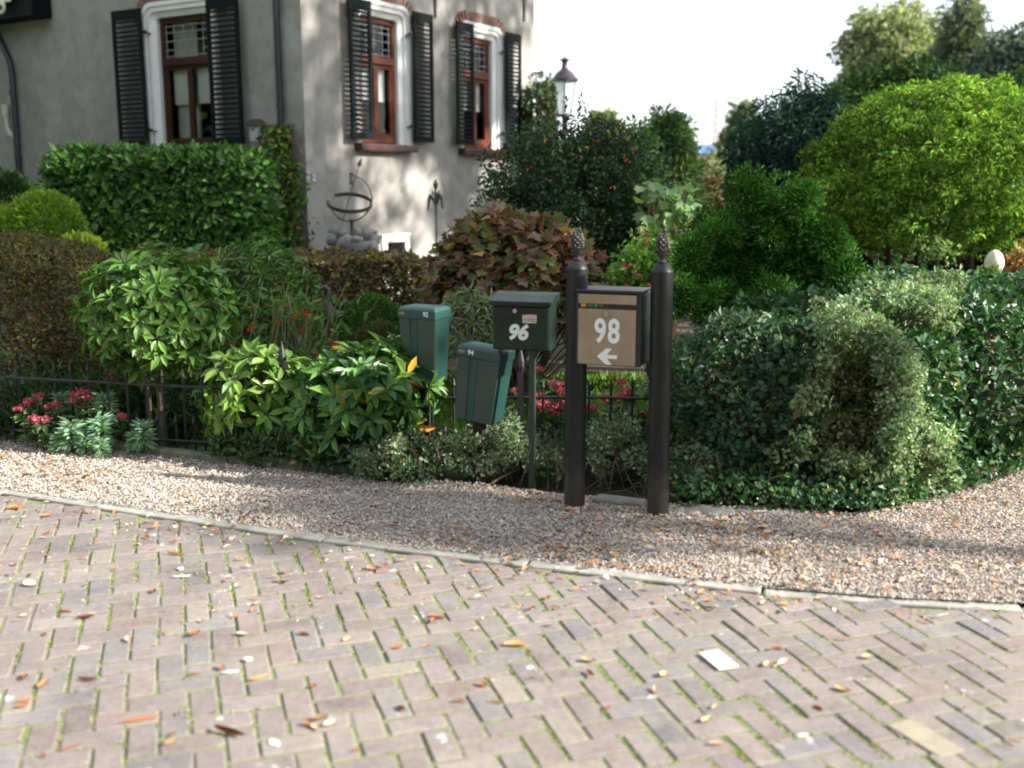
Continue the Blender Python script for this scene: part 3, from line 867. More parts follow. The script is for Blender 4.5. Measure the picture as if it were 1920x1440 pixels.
# things that hang on or stand by the villa
o = C0 + UR * .13 + NR * .0
PLATE_B = plain('blue_enamel', (.03, .06, .16), .3); PLATE_W = plain('white_enamel', (.75, .76, .76), .3, vary=.03)
sgn = thing('house_number', 'small blue and white enamel number plate on the villa corner', 'number plate', RS.P(.13, 1.675))
m = MB(); RS.box(m, .085, .175, 1.625, 1.725, .0, .012); m.build('plate', PLATE_B, sgn, bevel=.003)
m = MB(); RS.box(m, .093, .167, 1.634, 1.716, .012, .014); m.build('panel', PLATE_W, sgn)
def text_mesh(name, body, size, mat, bold=0.0, shear=0.0, sx=1.0, depth=.0006, spacing=1.0):
    cu = bpy.data.curves.new(name, 'FONT'); cu.body = body; cu.size = size; cu.align_x = 'CENTER'; cu.align_y = 'CENTER'
    cu.offset = bold; cu.shear = shear; cu.extrude = depth; cu.space_character = spacing; cu.resolution_u = 6
    ob = bpy.data.objects.new(name, cu); COL.objects.link(ob)
    bpy.context.view_layer.update()
    me = bpy.data.meshes.new_from_object(ob.evaluated_get(bpy.context.evaluated_depsgraph_get()))
    bpy.data.objects.remove(ob); bpy.data.curves.remove(cu)
    for v in me.vertices: v.co.x *= sx
    me.name = name
    me.materials.clear(); me.materials.append(mat)
    return me
me = text_mesh('numeral', '92', .075, PLATE_B, .002)
t = link('numeral', me, sgn)
t.matrix_basis = Matrix.Translation(RS.N * .0155) @ Matrix(((RS.U[0], 0, RS.N[0], 0), (RS.U[1], 0, RS.N[1], 0), (0, 1, 0, 0), (0, 0, 0, 1)))

BOXW = plain('weathered_wood', (.40, .385, .36), .9, vary=.3, scale=20, bumpy=.4)
bh = thing('birdhouse', 'small weathered grey wooden birdhouse hung on the shaded wall', 'birdhouse', LS.P(.73, 2.24, .08))
m = MB(); LS.box(m, .64, .80, 2.13, 2.33, .0, .15); bx = m.build('nest_box', BOXW, bh)
m = MB()
vs = [LS.P(s_, z_, o_) for o_ in (-.0, .19) for s_, z_ in ((.61, 2.325), (.83, 2.325), (.72, 2.41))]
m.add(vs, [(0, 1, 2), (5, 4, 3), (0, 3, 4, 1), (1, 4, 5, 2), (2, 5, 3, 0)]); m.build('roof', plain('birdhouse_roof', (.07, .055, .05), .8), bh)
m = MB(); m.tube([LS.P(.735, 2.275, .149), LS.P(.735, 2.275, .1515)], .018, 12); m.build('entrance_hole', DARK, bh)

wb = thing('wall_box', 'black bracket box high on the shaded wall at the top corner', 'wall box', LS.P(5.3, 4.05, .2))
m = MB(); LS.box(m, 4.78, 6.6, 3.95, 4.28, .0, .32); m.build('box_body', SHUT, wb, bevel=.01)
m = MB(); LS.box(m, 4.80, 6.6, 4.28, 4.31, .0, .36); m.build('lid', SHUT, wb, bevel=.005)
CREAM = plain('cream_paint', (.72, .68, .48), .5, vary=.1)
cs = thing('scroll_ornament', 'pale cream curled ornament in front of the black wall box', 'ornament', LS.P(5.52, 4.1, .36))
m = MB(); pth = []
for k in range(26):
    a = k / 25 * 2 * math.pi * 1.4; r_ = .10 - .055 * k / 25
    pth.append(LS.P(5.42 + r_ * math.cos(a), 4.10 + r_ * math.sin(a), .38))
m.tube(pth, .022, 8); m.build('scroll', CREAM, cs, smooth=True)
m = MB(); LS.box(m, 5.20, 5.9, 4.16, 4.30, .35, .38); m.build('backplate', CREAM, cs, bevel=.01)

# garden art by the wall
RUST = plain('weathered_bronze', (.10, .095, .085), .55, metal=.5, vary=.3, scale=30)
ST = plain('pale_stone', (.29, .28, .25), .9, vary=.35, scale=7, bumpy=.5)
def gpt(px, py, Y): return D(px, py, Y)
YS = 12.6
base = D(662, 425, YS)
arm = thing('armillary_sundial', 'weathered bronze armillary sundial of rings with an arrow on the caged stones', 'sundial', (base[0], YS, 0))
S1 = YS / F_PX
cx, cz = D(655, 372, YS)[0], D(655, 372, YS)[2]
def ribbon(fn, n, w, th, closed=False):
    """a flat band bent along fn(t) -> (point, across)"""
    mb = MB(); pts = [fn(k / n) for k in range(n + 1)]
    vs = []
    for p, ac, nr_ in pts:
        p, ac, nr_ = np.array(p), np.array(ac), np.array(nr_)
        for a, b in ((-1, -1), (1, -1), (1, 1), (-1, 1)): vs.append(p + ac * a * w / 2 + nr_ * b * th / 2)
    fs = []
    for k in range(n):
        for q in range(4): fs.append((k * 4 + q, k * 4 + (q + 1) % 4, k * 4 + 4 + (q + 1) % 4, k * 4 + 4 + q))
    fs += [(3, 2, 1, 0), (n * 4, n * 4 + 1, n * 4 + 2, n * 4 + 3)]
    return mb.add(vs, fs)
RAD = 41 * S1
ax = np.array((.30, .10, .95)); ax /= np.linalg.norm(ax)
e1 = np.array((.95, -.05, -.30)); e1 -= ax * e1.dot(ax); e1 /= np.linalg.norm(e1); e2 = np.cross(ax, e1)
Cn = np.array((cx, YS, cz))
qn = np.array((.10, -.36, .92)); qn /= np.linalg.norm(qn)
q1 = np.array((1., .02, -.08)); q1 -= qn * q1.dot(qn); q1 /= np.linalg.norm(q1); q2 = np.cross(qn, q1)
def equator(t):
    a = R(-178) + t * R(318); d = q1 * math.cos(a) + q2 * math.sin(a)
    return Cn + d * RAD - np.array((0, 0, .05)), qn, d
ribbon(equator, 40, .042, .010).build('equator_ring', RUST, arm)
def meridian(t):
    a = R(95) - t * R(200); d = e1 * math.cos(a) + ax * math.sin(a)
    return Cn + d * RAD * 1.02, e2, d
ribbon(meridian, 34, .04, .012).build('meridian_ring', RUST, arm)
def lower(t):
    a = R(-10) - t * R(165); d = np.array((math.cos(a), .15, math.sin(a) * 1.08))
    return Cn + d * RAD * .95, (0, 1, 0), d
ribbon(lower, 28, .035, .012).build('cradle_ring', RUST, arm)
m = MB().tube([Cn - ax * RAD * 1.15, Cn + ax * RAD * 1.55], .006, 6); rod = m.build('gnomon_rod', RUST, arm)
m = MB(); tip = Cn + ax * RAD * 1.55
m.add([tip + ax * .10, tip + e1 * .03, tip - ax * .02 - e1 * .0, tip - e1 * .03, tip + e2 * .012, tip - e2 * .012], [(0, 1, 4), (0, 4, 3), (3, 4, 2), (2, 4, 1), (0, 5, 1), (0, 3, 5), (3, 2, 5), (2, 1, 5)]); m.build('arrow_head', RUST, rod)
m = MB(); pth = []
tp = Cn + (e1 * math.cos(R(95)) + ax * math.sin(R(95))) * RAD * 1.02
for k in range(14): pth.append(tp + np.array((-.05 * k / 13 - .03 * math.sin(k * .5), 0, -.10 * k / 13 + .05 * math.sin(k * .55))))
m.tube(pth, .014, 6); m.build('curled_tail', RUST, arm)
m = MB().lathe([(.05, 0), (.02, .05), (.018, .16), (.03, .2)], (cx + .02, YS, D(660, 428, YS)[2] - .1), 10); m.build('foot', RUST, arm, smooth=True)
gab = thing('stone_pedestal', 'pedestal of pale boulders under wire mesh below the sundial', 'pedestal', (base[0], YS, 0))
for k in range(34):
    px = 626 + (k % 5) * 19 + rnd.uniform(-5, 5); py = 436 + (k // 5) * 15 + rnd.uniform(-4, 4)
    p = D(px, py, YS + rnd.uniform(-.15, .2)); r_ = rnd.uniform(.055, .085)
    bm = bmesh.new(); bmesh.ops.create_icosphere(bm, subdivisions=2, radius=r_)
    f_ = [rnd.uniform(.75, 1.25) for _ in range(3)]
    for v in bm.verts: v.co = Vector((v.co.x * f_[0], v.co.y * f_[1], v.co.z * f_[2])) * (1 + .09 * math.sin(v.co.x * 60 + k) + .07 * math.sin(v.co.z * 75 + k * 2))
    me = bpy.data.meshes.new('stone'); bm.to_mesh(me); bm.free(); me.materials.append(ST)
    for q in me.polygons: q.use_smooth = True
    link('stone', me, gab, p - np.array((base[0], YS, 0)))
m = MB(); zt = D(660, 432, YS)[2]; xw0, xw1 = D(650, 440, YS)[0], D(700, 440, YS)[0]
for k in range(12): m.tube([(xw0 + (xw1 - xw0) * k / 11, YS - .27, .1), (xw0 + (xw1 - xw0) * k / 11, YS - .25, zt - .06)], .0025, 4)
for k in range(14): m.tube([(xw0, YS - .262, .15 + (zt - .24) * k / 13), (xw1, YS - .262, .15 + (zt - .24) * k / 13)], .0025, 4)
m.build('wire_mesh', LEAD, gab)
m = MB().box((base[0] + .02, YS + .12, zt / 2 - .06), (.48, .35, zt - .14)); m.build('core', ST, gab, bevel=.05)

YF = 12.2
b = D(818, 440, YF)
fl = thing('iron_flower', 'grey iron flower stake with curled leaves against the sunlit wall', 'garden ornament', (b[0], YF, 0))
zt = D(818, 352, YF)[2]; S2 = YF / F_PX
m = MB().tube([(b[0], YF, 0), (b[0], YF, zt)], .011, 7); m.build('stem', RUST, fl)
for sg, h, wd in ((-1, 367, 15), (1, 365, 13)):
    pth = []
    zj = D(818, 386, YF)[2]; ztop = D(818, h, YF)[2]
    for k in range(12):
        t = k / 11
        pth.append((b[0] + sg * wd * S2 * t, YF - .02 * t, zj + (ztop - zj) * math.sin(min(1, t * 1.5) * math.pi / 2) - max(0, t - .6) ** 2 * 1.0))
    m = MB().tube(pth, [.010 + .014 * math.sin(math.pi * k / 11) for k in range(12)], 6); m.build('curled_leaf', RUST, fl)
m = MB().lathe([(.01, 0), (.028, .03), (.03, .06), (.008, .11)], (b[0], YF, zt - .02), 8); m.build('bud', RUST, fl)
for sg in (-1, 1): MB().tube([(b[0], YF, zt - .09), (b[0] + sg * .03, YF, zt - .06), (b[0] + sg * .04, YF, zt - .02)], [.008, .014, .004], 6).build('sepal', RUST, fl)

# bird figure among the stems
YB = 7.7
BRZ = plain('brown_metal', (.075, .06, .05), .6, metal=.2, vary=.4, scale=40)
b = D(655, 690, YB); S3 = YB / F_PX
def bp(px, py, dy=0.0): return D(px, py, YB) + np.array((0, dy, 0))
hr = thing('bird_statue', 'slim brown metal wading bird statue standing before the clipped hedge', 'statue', (b[0], YB, 0))
m = MB().tube([bp(614, 566), bp(615, 576), bp(620, 592), bp(630, 594), bp(646, 586)], [.015, .035, .055, .045, .010], 10); m.build('body', BRZ, hr, smooth=True)
m = MB().tube([bp(615, 578), bp(612, 566), bp(617, 554), bp(616, 543), bp(609, 538), bp(603, 542), bp(595, 548)], [.035, .025, .018, .018, .022, .014, .003], 8); m.build('neck', BRZ, hr, smooth=True)
for pth in ([bp(619, 600), bp(614, 640), bp(611, 700), bp(611, 760)], [bp(628, 598), bp(634, 640), bp(636, 700), bp(637, 760)]):
    pth = [np.array(q) for q in pth]; pth[-1][2] = 0.0
    MB().tube(pth, .006, 6).build('leg', BRZ, hr)

# ================================================================== POSTS AND LETTER BOXES
def post_mat():
    m, nt, p, o = nodes_of('dark_plastic_post')
    pos = wpos(nt)
    mp = nt.nodes.new('ShaderNodeMapping'); mp.inputs['Scale'].default_value = (16, 16, 1.2); nt.links.new(pos, mp.inputs[0])
    n = noise(nt, 1.5, 6, .65, mp.outputs[0]); n2 = noise(nt, 24, 5, .7, pos)
    c = mixc(nt, (.0080, .0078, .0092), (.030, .029, .030), ramp(nt, n.outputs[0], ((.45, 0), (.75, .8))).outputs[0])
    sep = nt.nodes.new('ShaderNodeSeparateXYZ'); nt.links.new(pos, sep.inputs[0])
    mm = nt.nodes.new('ShaderNodeMath'); mm.operation = 'MULTIPLY_ADD'; mm.inputs[1].default_value = -.30; nt.links.new(n2.outputs[0], mm.inputs[0]); nt.links.new(sep.outputs[2], mm.inputs[2])
    c = mixc(nt, c, (.095, .085, .07), ramp(nt, mm.outputs[0], ((.0, .35), (.12, 0))).outputs[0])
    nt.links.new(c, p.inputs['Base Color']); p.inputs['Specular IOR Level'].default_value = .30
    nt.links.new(ramp(nt, n2.outputs[0], ((.3, .36), (.7, .58))).outputs[0], p.inputs['Roughness'])
    bump(nt, p, n2.outputs[0], .10, .003)
    return m
POSTM = post_mat()
CASTM = plain('cast_finial', (.05, .045, .042), .33, metal=.5, vary=.4, scale=60, bumpy=.5)
def post(base, top, label):
    """round post with a chamfered head and a cast pine cone on top"""
    B, T = np.array(base), np.array(top)
    h = T[2]
    t = thing('gate_post', label, 'post', B, group=None)
    lean_y = math.atan2(T[0] - B[0], h); t.rotation_euler = (0, lean_y, 0)
    hp = h * .872
    m = MB().lathe([(.053, -.06), (.0525, hp - .005)], n=28); m.build('shaft', POSTM, t, smooth=True, world=False)
    m = MB().lathe([(.0535, hp - .008), (.0535, hp + .0), (.05, hp + .006), (.033, hp + .032), (.021, hp + .038)], n=28); m.build('cap', POSTM, t, smooth=True, world=False)
    m = MB().lathe([(.019, hp + .038), (.022, hp + .044), (.014, hp + .052), (.014, hp + .060), (.022, hp + .070), (.032, hp + .088), (.034, hp + .100), (.029, hp + .106)], n=20)
    fi = m.build('finial', CASTM, t, smooth=True, world=False)
    # scales of the cone in spiral rows
    m = MB(); top_z = h - (hp + .1)
    m.lathe([(.027, hp + .098), (.029, hp + .12), (.026, hp + .145), (.016, hp + .165), (.004, h)], n=14)
    for row in range(7):
        zc = hp + .106 + row * .0125; r_ = (.030, .031, .030, .027, .023, .017, .010)[row]
        for k in range(9):
            a = 2 * math.pi * (k + .5 * (row % 2)) / 9
            d = np.array((math.cos(a), math.sin(a), 0)); s_ = np.array((-math.sin(a), math.cos(a), 0)); c = d * r_ + np.array((0, 0, zc))
            w_ = .0085 * r_ / .03
            m.add([c - s_ * w_, c + s_ * w_, c + d * .004 + np.array((0, 0, .007)), c + np.array((0, 0, .015)) - d * .004, c - np.array((0, 0, .006)) - d * .003], [(0, 1, 2), (1, 3, 2), (3, 0, 2), (0, 4, 1)])
    m.build('cone', CASTM, fi, world=False)
    for k in range(6):
        a = 2 * math.pi * k / 6; d = np.array((math.cos(a), math.sin(a), 0)); s_ = np.array((-math.sin(a), math.cos(a), 0))
        z_ = hp + .066
        MB().add([d * .016 + (0, 0, z_), d * .033 - s_ * .014 + np.array((0, 0, z_ + .025)), d * .042 + np.array((0, 0, z_ + .044)), d * .033 + s_ * .014 + np.array((0, 0, z_ + .025)), d * .028 + np.array((0, 0, z_ + .022))], [(0, 1, 4), (1, 2, 4), (2, 3, 4), (3, 0, 4)]).build('cast_leaf', CASTM, fi, world=False)
    return t
PL = G(1077, 950); PR = G(1233, 966)
def at_depth(px, py, Y): return D(px, py, Y)
post(PL, at_depth(1083, 434, PL[1]), 'left dark round post with pine cone finial at the 98 box')
post(PR, at_depth(1243, 438, PR[1]), 'right dark round post with pine cone finial beside the green hedge')

# 98: tan fronted box fixed between the two posts
V2 = (PR - PL)[:2]; ANG = math.atan2(V2[1], V2[0])
BX = D(1083, 682, 5.085)
topz = D(1083, 546, 5.085)[2]
HGT = topz - BX[2]
mb98 = thing('mailbox', 'tan fronted dark mailbox numbered 98 with white arrow between two posts', 'mailbox', BX, ANG)
CHAR = plain('charcoal_metal', (.017, .016, .018), .36, vary=.2, scale=20, bumpy=.05)
TAN = plain('tan_metal', (.275, .205, .135), .45, vary=.16, scale=7, bumpy=.08)
LETW = plain('white_lettering', (.72, .72, .70), .5, vary=.03, bumpy=0)
STEEL = plain('steel', (.5, .48, .44), .3, metal=.9, vary=.15)
W98 = .298
MB().box((.062 + (W98 + .012 - .062) / 2, .115, HGT / 2 - .004), (W98 + .012 - .062, .19, HGT - .008)).build('body', CHAR, mb98, bevel=.006, world=False)
MB().box((W98 / 2, .012, HGT / 2 - .002), (W98 + .022, .020, HGT + .0)).build('front_frame', CHAR, mb98, bevel=.004, world=False)
MB().box((W98 / 2 + .002, .095, HGT + .004), (W98 + .03, .205, .014)).build('lid', CHAR, mb98, bevel=.004, world=False)
dz = .275 / .345 * HGT * .98
m = MB().box((W98 / 2 - .006, -.001, .262 * HGT / .345 / 2 + .003), (W98 - .016, .014, .262 * HGT / .345)); door = m.build('door', TAN, mb98, bevel=.002, world=False)
MB().box((W98 / 2 - .006, -.001, HGT - .034), (W98 - .016, .014, .044)).build('letter_flap', TAN, mb98, bevel=.002, world=False)
zl = .262 * HGT / .345
# sticker on the dark strip
ORG_ = plain('orange_print', (.62, .27, .02), .5, vary=.05); GRN = plain('green_print', (.02, .25, .08), .5, vary=.05); GRY = plain('grey_print', (.16, .15, .15), .5, vary=.1)
stx = MB().box((.070, .0012, zl + .022), (.115, .0012, .022)).build('sticker', CHAR, mb98, world=False)
MB().box((.026, .0002, zl + .022), (.024, .0012, .019)).build('orange_patch', ORG_, stx, world=False)
MB().prism([(.087 + .010 * math.cos(a), zl + .022 + .010 * math.sin(a)) for a in np.linspace(0, 6.283, 17)[:-1]], 1, -.0006, .0004).build('green_dot', GRN, stx, world=False)
mm = MB()
for k in range(3): mm.box((.050 + k * .008, .0001, zl + .018 + .004 * (k % 2)), (.005, .0012, .012))
for k in range(3): mm.box((.106 + k * .007, .0001, zl + .021), (.004, .0012, .010 + .004 * (k == 1)))
mm.build('grey_print', GRY, stx, world=False)
M_front = Matrix.Rotation(math.pi / 2, 4, 'X')
def front_text(parent, body, x, y, z, size, mat, name='number', **kw):
    me = text_mesh(name, body, size, mat, **kw)
    o = link(name, me, parent); o.matrix_basis = Matrix.Translation((x, y, z)) @ M_front
    return o
front_text(door, '98', .146, -.0088, .162, .160, LETW, bold=.0042, sx=.74, spacing=1.12)
ar = [(.197, .053), (.147, .053), (.171, .083), (.143, .083), (.098, .044), (.143, .005), (.171, .005), (.147, .035), (.197, .035)]
MB().prism(ar, 1, -.0094, -.0078).build('arrow', LETW, door, world=False)
lk = MB().tube([(.142, -.006, zl - .021), (.142, -.013, zl - .021)], .0115, 16).build('lock', STEEL, door, smooth=True, world=False)
MB().box((.142, -.0132, zl - .021), (.003, .002, .010)).build('keyhole', DARK, lk, world=False)

# 96: dark green steel box with a pent lid on a thin green post
B96 = D(924, 655, 5.43)
GREEN96 = plain('dark_green_steel', (.010, .021, .0175), .40, vary=.45, scale=9, bumpy=.10, spec=.35)
a96 = R(-16)
m96 = thing('mailbox', 'dark green steel mailbox numbered 96 with sloping lid on a thin post', 'mailbox', B96, a96)
w, d_, h = .302, .15, .245
MB().box((w / 2, d_ / 2, h / 2), (w, d_, h)).build('body', GREEN96, m96, bevel=.005, world=False)
MB().box((w / 2, -.004, h / 2 - .006), (w - .012, .010, h - .03)).build('door', GREEN96, m96, bevel=.003, world=False)
lid = [(-.026, h - .012), (-.026, h + .010), (.06, h + .040), (d_ + .012, h + .044), (d_ + .012, h - .0)]
MB().prism([(y_, z_) for y_, z_ in lid], 0, -.010, w + .014).build('lid', GREEN96, m96, bevel=.003, world=False)
lk = MB().tube([(.122, -.008, h - .040), (.122, -.016, h - .040)], .011, 14).build('lock', STEEL, m96, smooth=True, world=False)
front_text(m96, '96', .135, -.0102, .092, .105, LETW, bold=.0048, shear=.22)
PAPER = plain('worn_paper', (.50, .43, .34), .8, vary=.2, scale=40)
mm = MB(); mm.add([(.163, -.0098, .143), (.236, -.0098, .146), (.237, -.0098, .186), (.205, -.0098, .190), (.160, -.0098, .184), (.163, -.0092, .143), (.236, -.0092, .146), (.237, -.0092, .186), (.205, -.0092, .190), (.160, -.0092, .184)], [(0, 1, 2, 3, 4), (9, 8, 7, 6, 5)])
lb = mm.build('paper_label', PAPER, m96, world=False)
MB().box((.20, -.0102, .165), (.06, .0006, .004)).box((.20, -.0102, .155), (.06, .0006, .003)).build('print', TAN, lb, world=False)
pz = B96[2]
MB().box((.188, d_ / 2 + .02, -pz / 2 - .02), (.032, .032, pz + .04)).build('post', plain('green_tube', (.022, .040, .030), .4, vary=.3), m96, bevel=.003, world=False)

# 92 and 94: tapered plastic boxes with a lid band
GPL = None
def plastic(name, c):
    m, nt, p, o = nodes_of(name)
    n = noise(nt, 4, 5, .65, wpos(nt)); n2 = noise(nt, 40, 3, .6, wpos(nt))
    r = ramp(nt, n.outputs[0], ((.3, [q * .75 for q in c]), (.6, c), (.8, [q * 1.25 + .012 for q in c])))
    n3 = noise(nt, 30, 6, .7, wpos(nt))
    wear = ramp(nt, n3.outputs[0], ((.66, 0), (.74, .5)))
    nt.links.new(mixc(nt, r.outputs[0], (.20, .22, .20), wear.outputs[0]), p.inputs['Base Color']); p.inputs['Roughness'].default_value = .45
    bump(nt, p, n2.outputs[0], .06, .003)
    return m
GPLAST = plastic('green_plastic', (.012, .052, .044))
GDULL = plastic('faded_green_plastic', (.030, .052, .042))
BADGE = plain('bronze_badge', (.19, .16, .11), .5, vary=.3, scale=60)
WOODP = plain('dark_wood_post', (.022, .018, .016), .8, vary=.4, scale=25, bumpy=.4)
def tapered(base, rz, tilt, w, d_, h, num, label, post_len, post_lean):
    t = thing('mailbox', label, 'mailbox', base, rot=(tilt[0], tilt[1], rz))
    k = .87; nd_ = .010
    def ring(z, f, g=0.0, notch=True):
        a, b = w * f / 2 + g, d_ * f / 2 + g
        nw, nd = w * .13, .010
        pts = [(-a, -b), (-a * .45 , -b), (-a * .45 + .008, -b + nd), (a * .05 - .008, -b + nd), (a * .05, -b), (a, -b), (a, b), (-a, b)]
        return [(x_, y_, z) for x_, y_ in pts]
    m = MB(); zs = [(0, k), (h * .86, 1.0)]
    rings = [ring(z, f) for z, f in zs]
    n = 8
    vs = rings[0] + rings[1]
    fs = [(i, (i + 1) % n, n + (i + 1) % n, n + i) for i in range(n)] + [tuple(range(n))[::-1], tuple(range(n, 2 * n))]
    m.add(vs, fs); bd = m.build('body', GDULL, t, bevel=.003, world=False)
    f0, f1 = .02, h * .80
    def fr_(z): return 1 - (1 - k) * (1 - z / (h * .86))
    q = []
    for z in (f0, f1):
        f = fr_(z); q += [(-w * f / 2 * .45 + .012, -d_ * f / 2 + nd_ - .0012, z), (w * f / 2 * .05 - .012, -d_ * f / 2 + nd_ - .0012, z)]
    MB().add([q[0], q[1], q[3], q[2]] + [(a_[0], a_[1] + .001, a_[2]) for a_ in (q[0], q[1], q[3], q[2])], [(0, 1, 2, 3), (7, 6, 5, 4), (0, 4, 5, 1), (1, 5, 6, 2), (2, 6, 7, 3), (3, 7, 4, 0)]).build('recess_panel', GPLAST, t, world=False)
    a0 = w / 2 + .006; b0 = d_ / 2 + .006
    m = MB()
    z0, z1, z2 = h * .84, h * .955, h
    pr = []
    for (g, z) in ((0, z0), (0, z1), (-.012, z2 - .004), (-.03, z2)):
        pr.append([(-a0 - g, -b0 - g, z), (a0 + g, -b0 - g, z), (a0 + g, b0 + g, z), (-a0 - g, b0 + g, z)])
    vs = sum(pr, []); fs = [(0, 3, 2, 1), (12, 13, 14, 15)]
    for r_ in range(3):
        for q in range(4): fs.append((r_ * 4 + q, r_ * 4 + (q + 1) % 4, r_ * 4 + 4 + (q + 1) % 4, r_ * 4 + 4 + q))
    m.add(vs, fs); ld = m.build('lid', GPLAST, t, bevel=.005, seg=3, world=False)
    zc = (z0 + z1) / 2 + .004
    front_text(ld, num, w * (.26 if num == '92' else -.18), -b0 - .0008, zc, .036, LETW, bold=.0008)
    MB().prism([(-w * .40 + .021 * math.cos(q) * (1 if abs(math.cos(q)) < .8 else 1), zc + .009 * math.sin(q)) for q in np.linspace(0, 6.283, 17)[:-1]], 1, -b0 - .0012, -b0 + .0005).build('badge', BADGE, ld, world=False)
    # side panels in fresher green
    m = MB()
    for sg in (1, -1):
        f = [(sg * (w * k / 2 + .0022), -d_ * k / 2 + .006, .006), (sg * (w * k / 2 + .0022), d_ * k / 2 - .006, .006), (sg * (w / 2 + .0018), d_ / 2 - .006, h * .838), (sg * (w / 2 + .0018), -d_ / 2 + .006, h * .838)]
        m.add(f + [(p_[0] - sg * .002, p_[1], p_[2]) for p_ in f], [(0, 1, 2, 3), (7, 6, 5, 4), (0, 4, 5, 1), (1, 5, 6, 2), (2, 6, 7, 3), (3, 7, 4, 0)])
    m.build('side_panel', GPLAST, t, world=False)
    M_ = Matrix.Rotation(post_lean, 3, 'Y')
    MB().box(tuple(M_ @ Vector((0, .02, -post_len / 2))), (.062, .05, post_len + .03), M_).build('post', WOODP, t, bevel=.004, world=False)
    return t
def box_at(px, py, Y): return D(px, py, Y)
b92 = box_at(797, 712, 5.95)
tapered(b92, R(-27), (R(0), R(.5)), .235, .165, .425, '92', 'green plastic mailbox numbered 92, the one standing furthest left', b92[2], R(0))
b94 = box_at(898, 786, 5.62)
tapered(b94, R(-25), (R(-2), R(6)), .250, .175, .408, '94', 'leaning green plastic mailbox numbered 94 on a slanted wooden post', b94[2] + .05, R(0))

# ================================================================== IRON FENCE
FL_ = [(-3.9, 6.74), (-3.05, 6.46), (-2.2, 6.245), (-1.66, 6.125), (-1.0, 6.02), (-.3, 5.93), (.3, 5.87), (.85, 5.82)]
fence = thing('iron_fence', 'low black iron railing with spear tops along the garden front', 'fence', (-1.2, 6.05, 0))
def picket(x_, y_, z0, h, r_, lean=0.0):
    m = MB().tube([(x_, y_, z0), (x_ + lean * h, y_, h - .05)], r_, 5)
    q = x_ + lean * h
    m.lathe([(r_ * .8, -.052), (r_ * 1.7, -.035), (.001, .012)], (q, y_, h), 6)
    return m
fp = walk(FL_, .1265)
for k, (x_, y_) in enumerate(fp):
    if x_ < -3.6 or x_ > .82: continue
    if min(abs(x_ - q) for q in (-3.25, -1.39, .06)) < .0633:
        m = MB().box((x_, y_, .26), (.034, .034, .60)); m.lathe([(.018, 0), (.026, .03), (.024, .06), (.002, .15)], (x_, y_, .56), 8)
        m.build('fence_post', IRON, fence)
    else:
        picket(x_, y_, -.02, .52 + rnd.uniform(-.01, .01), .0075, rnd.gauss(0, .012)).build('picket', IRON, fence)
    xm, ym = x_ + .063, on_line(FL_, x_ + .063)
    picket(xm, ym, -.02, .235 + rnd.uniform(-.01, .01), .0085, rnd.gauss(0, .02)).build('picket', IRON, fence)
for a, b in zip(FL_, FL_[1:]):
    for z_ in (.42, .085):
        sag = .02 if (z_ > .4 and a[0] > -1.1 and a[0] < -.2) else 0
        MB().tube([(a[0], a[1] - .004, z_ - (sag if a[0] > -1.05 else 0)), (b[0], b[1] - .004, z_ - (sag if b[0] < .2 else 0))], .0095, 6).build('rail', IRON, fence)

# ================================================================== LANTERN AND FAR THINGS
YLP = 20.5
SL = YLP / F_PX
c = D(1058, 215, YLP)
lamp = thing('street_lamp', 'old fashioned street lantern with dark hood rising behind the holly', 'street lamp', (c[0], YLP, 0))
def zz_(py): return D(1058, py, YLP)[2]
LX = (c[0], YLP, 0)
MB().lathe([(.09, 0), (.09, .5), (.055, .55), (.045, zz_(222)), (.06, zz_(219))], LX, 14).build('pole', IRON, lamp, smooth=True)
MB().lathe([(17 * SL, zz_(219)), (17 * SL, zz_(216)), (13 * SL, zz_(214))], LX, 6).build('base_ring', IRON, lamp)
def lampglass():
    m, nt, p, o = nodes_of('lamp_glass')
    p.inputs['Base Color'].default_value = (.75, .8, .8, 1); p.inputs['Roughness'].default_value = .35
    tr = nt.nodes.new('ShaderNodeBsdfTransparent'); tr.inputs[0].default_value = (.88, .93, .93, 1)
    mx = nt.nodes.new('ShaderNodeMixShader'); mx.inputs[0].default_value = .6
    nt.links.new(tr.outputs[0], mx.inputs[1]); nt.links.new(p.outputs[0], mx.inputs[2]); nt.links.new(mx.outputs[0], o.inputs[0])
    return m
LG = lampglass()
for k in range(6):
    a0_, a1_ = 2 * math.pi * (k + .5) / 6, 2 * math.pi * (k + 1.5) / 6
    def cor(a, r_, py): return (LX[0] + r_ * SL * math.cos(a), LX[1] + r_ * SL * math.sin(a), zz_(py))
    MB().add([cor(a0_, 13, 214), cor(a1_, 13, 214), cor(a1_, 22, 152), cor(a0_, 22, 152)], [(0, 1, 2, 3)]).build('pane', LG, lamp)
    MB().tube([cor(a0_, 13.2, 215), cor(a0_, 22.2, 151)], .011, 5).build('glazing_bar', IRON, lamp)
MB().lathe([(25 * SL, zz_(153)), (25.5 * SL, zz_(149)), (22 * SL, zz_(146)), (18 * SL, zz_(140)), (13 * SL, zz_(134)), (8 * SL, zz_(131)), (5.5 * SL, zz_(126)), (5 * SL, zz_(118)), (6.5 * SL, zz_(114)), (10 * SL, zz_(113)), (9 * SL, zz_(111)), (4 * SL, zz_(109)), (1 * SL, zz_(107)), (1.6 * SL, zz_(104)), (.4 * SL, zz_(99))], LX, 18).build('hood', plain('old_copper', (.05, .045, .05), .5, metal=.4, vary=.4, scale=30), lamp, smooth=True)
MB().lathe([(2.5 * SL, zz_(210)), (2.5 * SL, zz_(190)), (.5 * SL, zz_(186))], LX, 10).build('bulb', plain('bulb', (.5, .5, .48), .4), lamp, smooth=True)

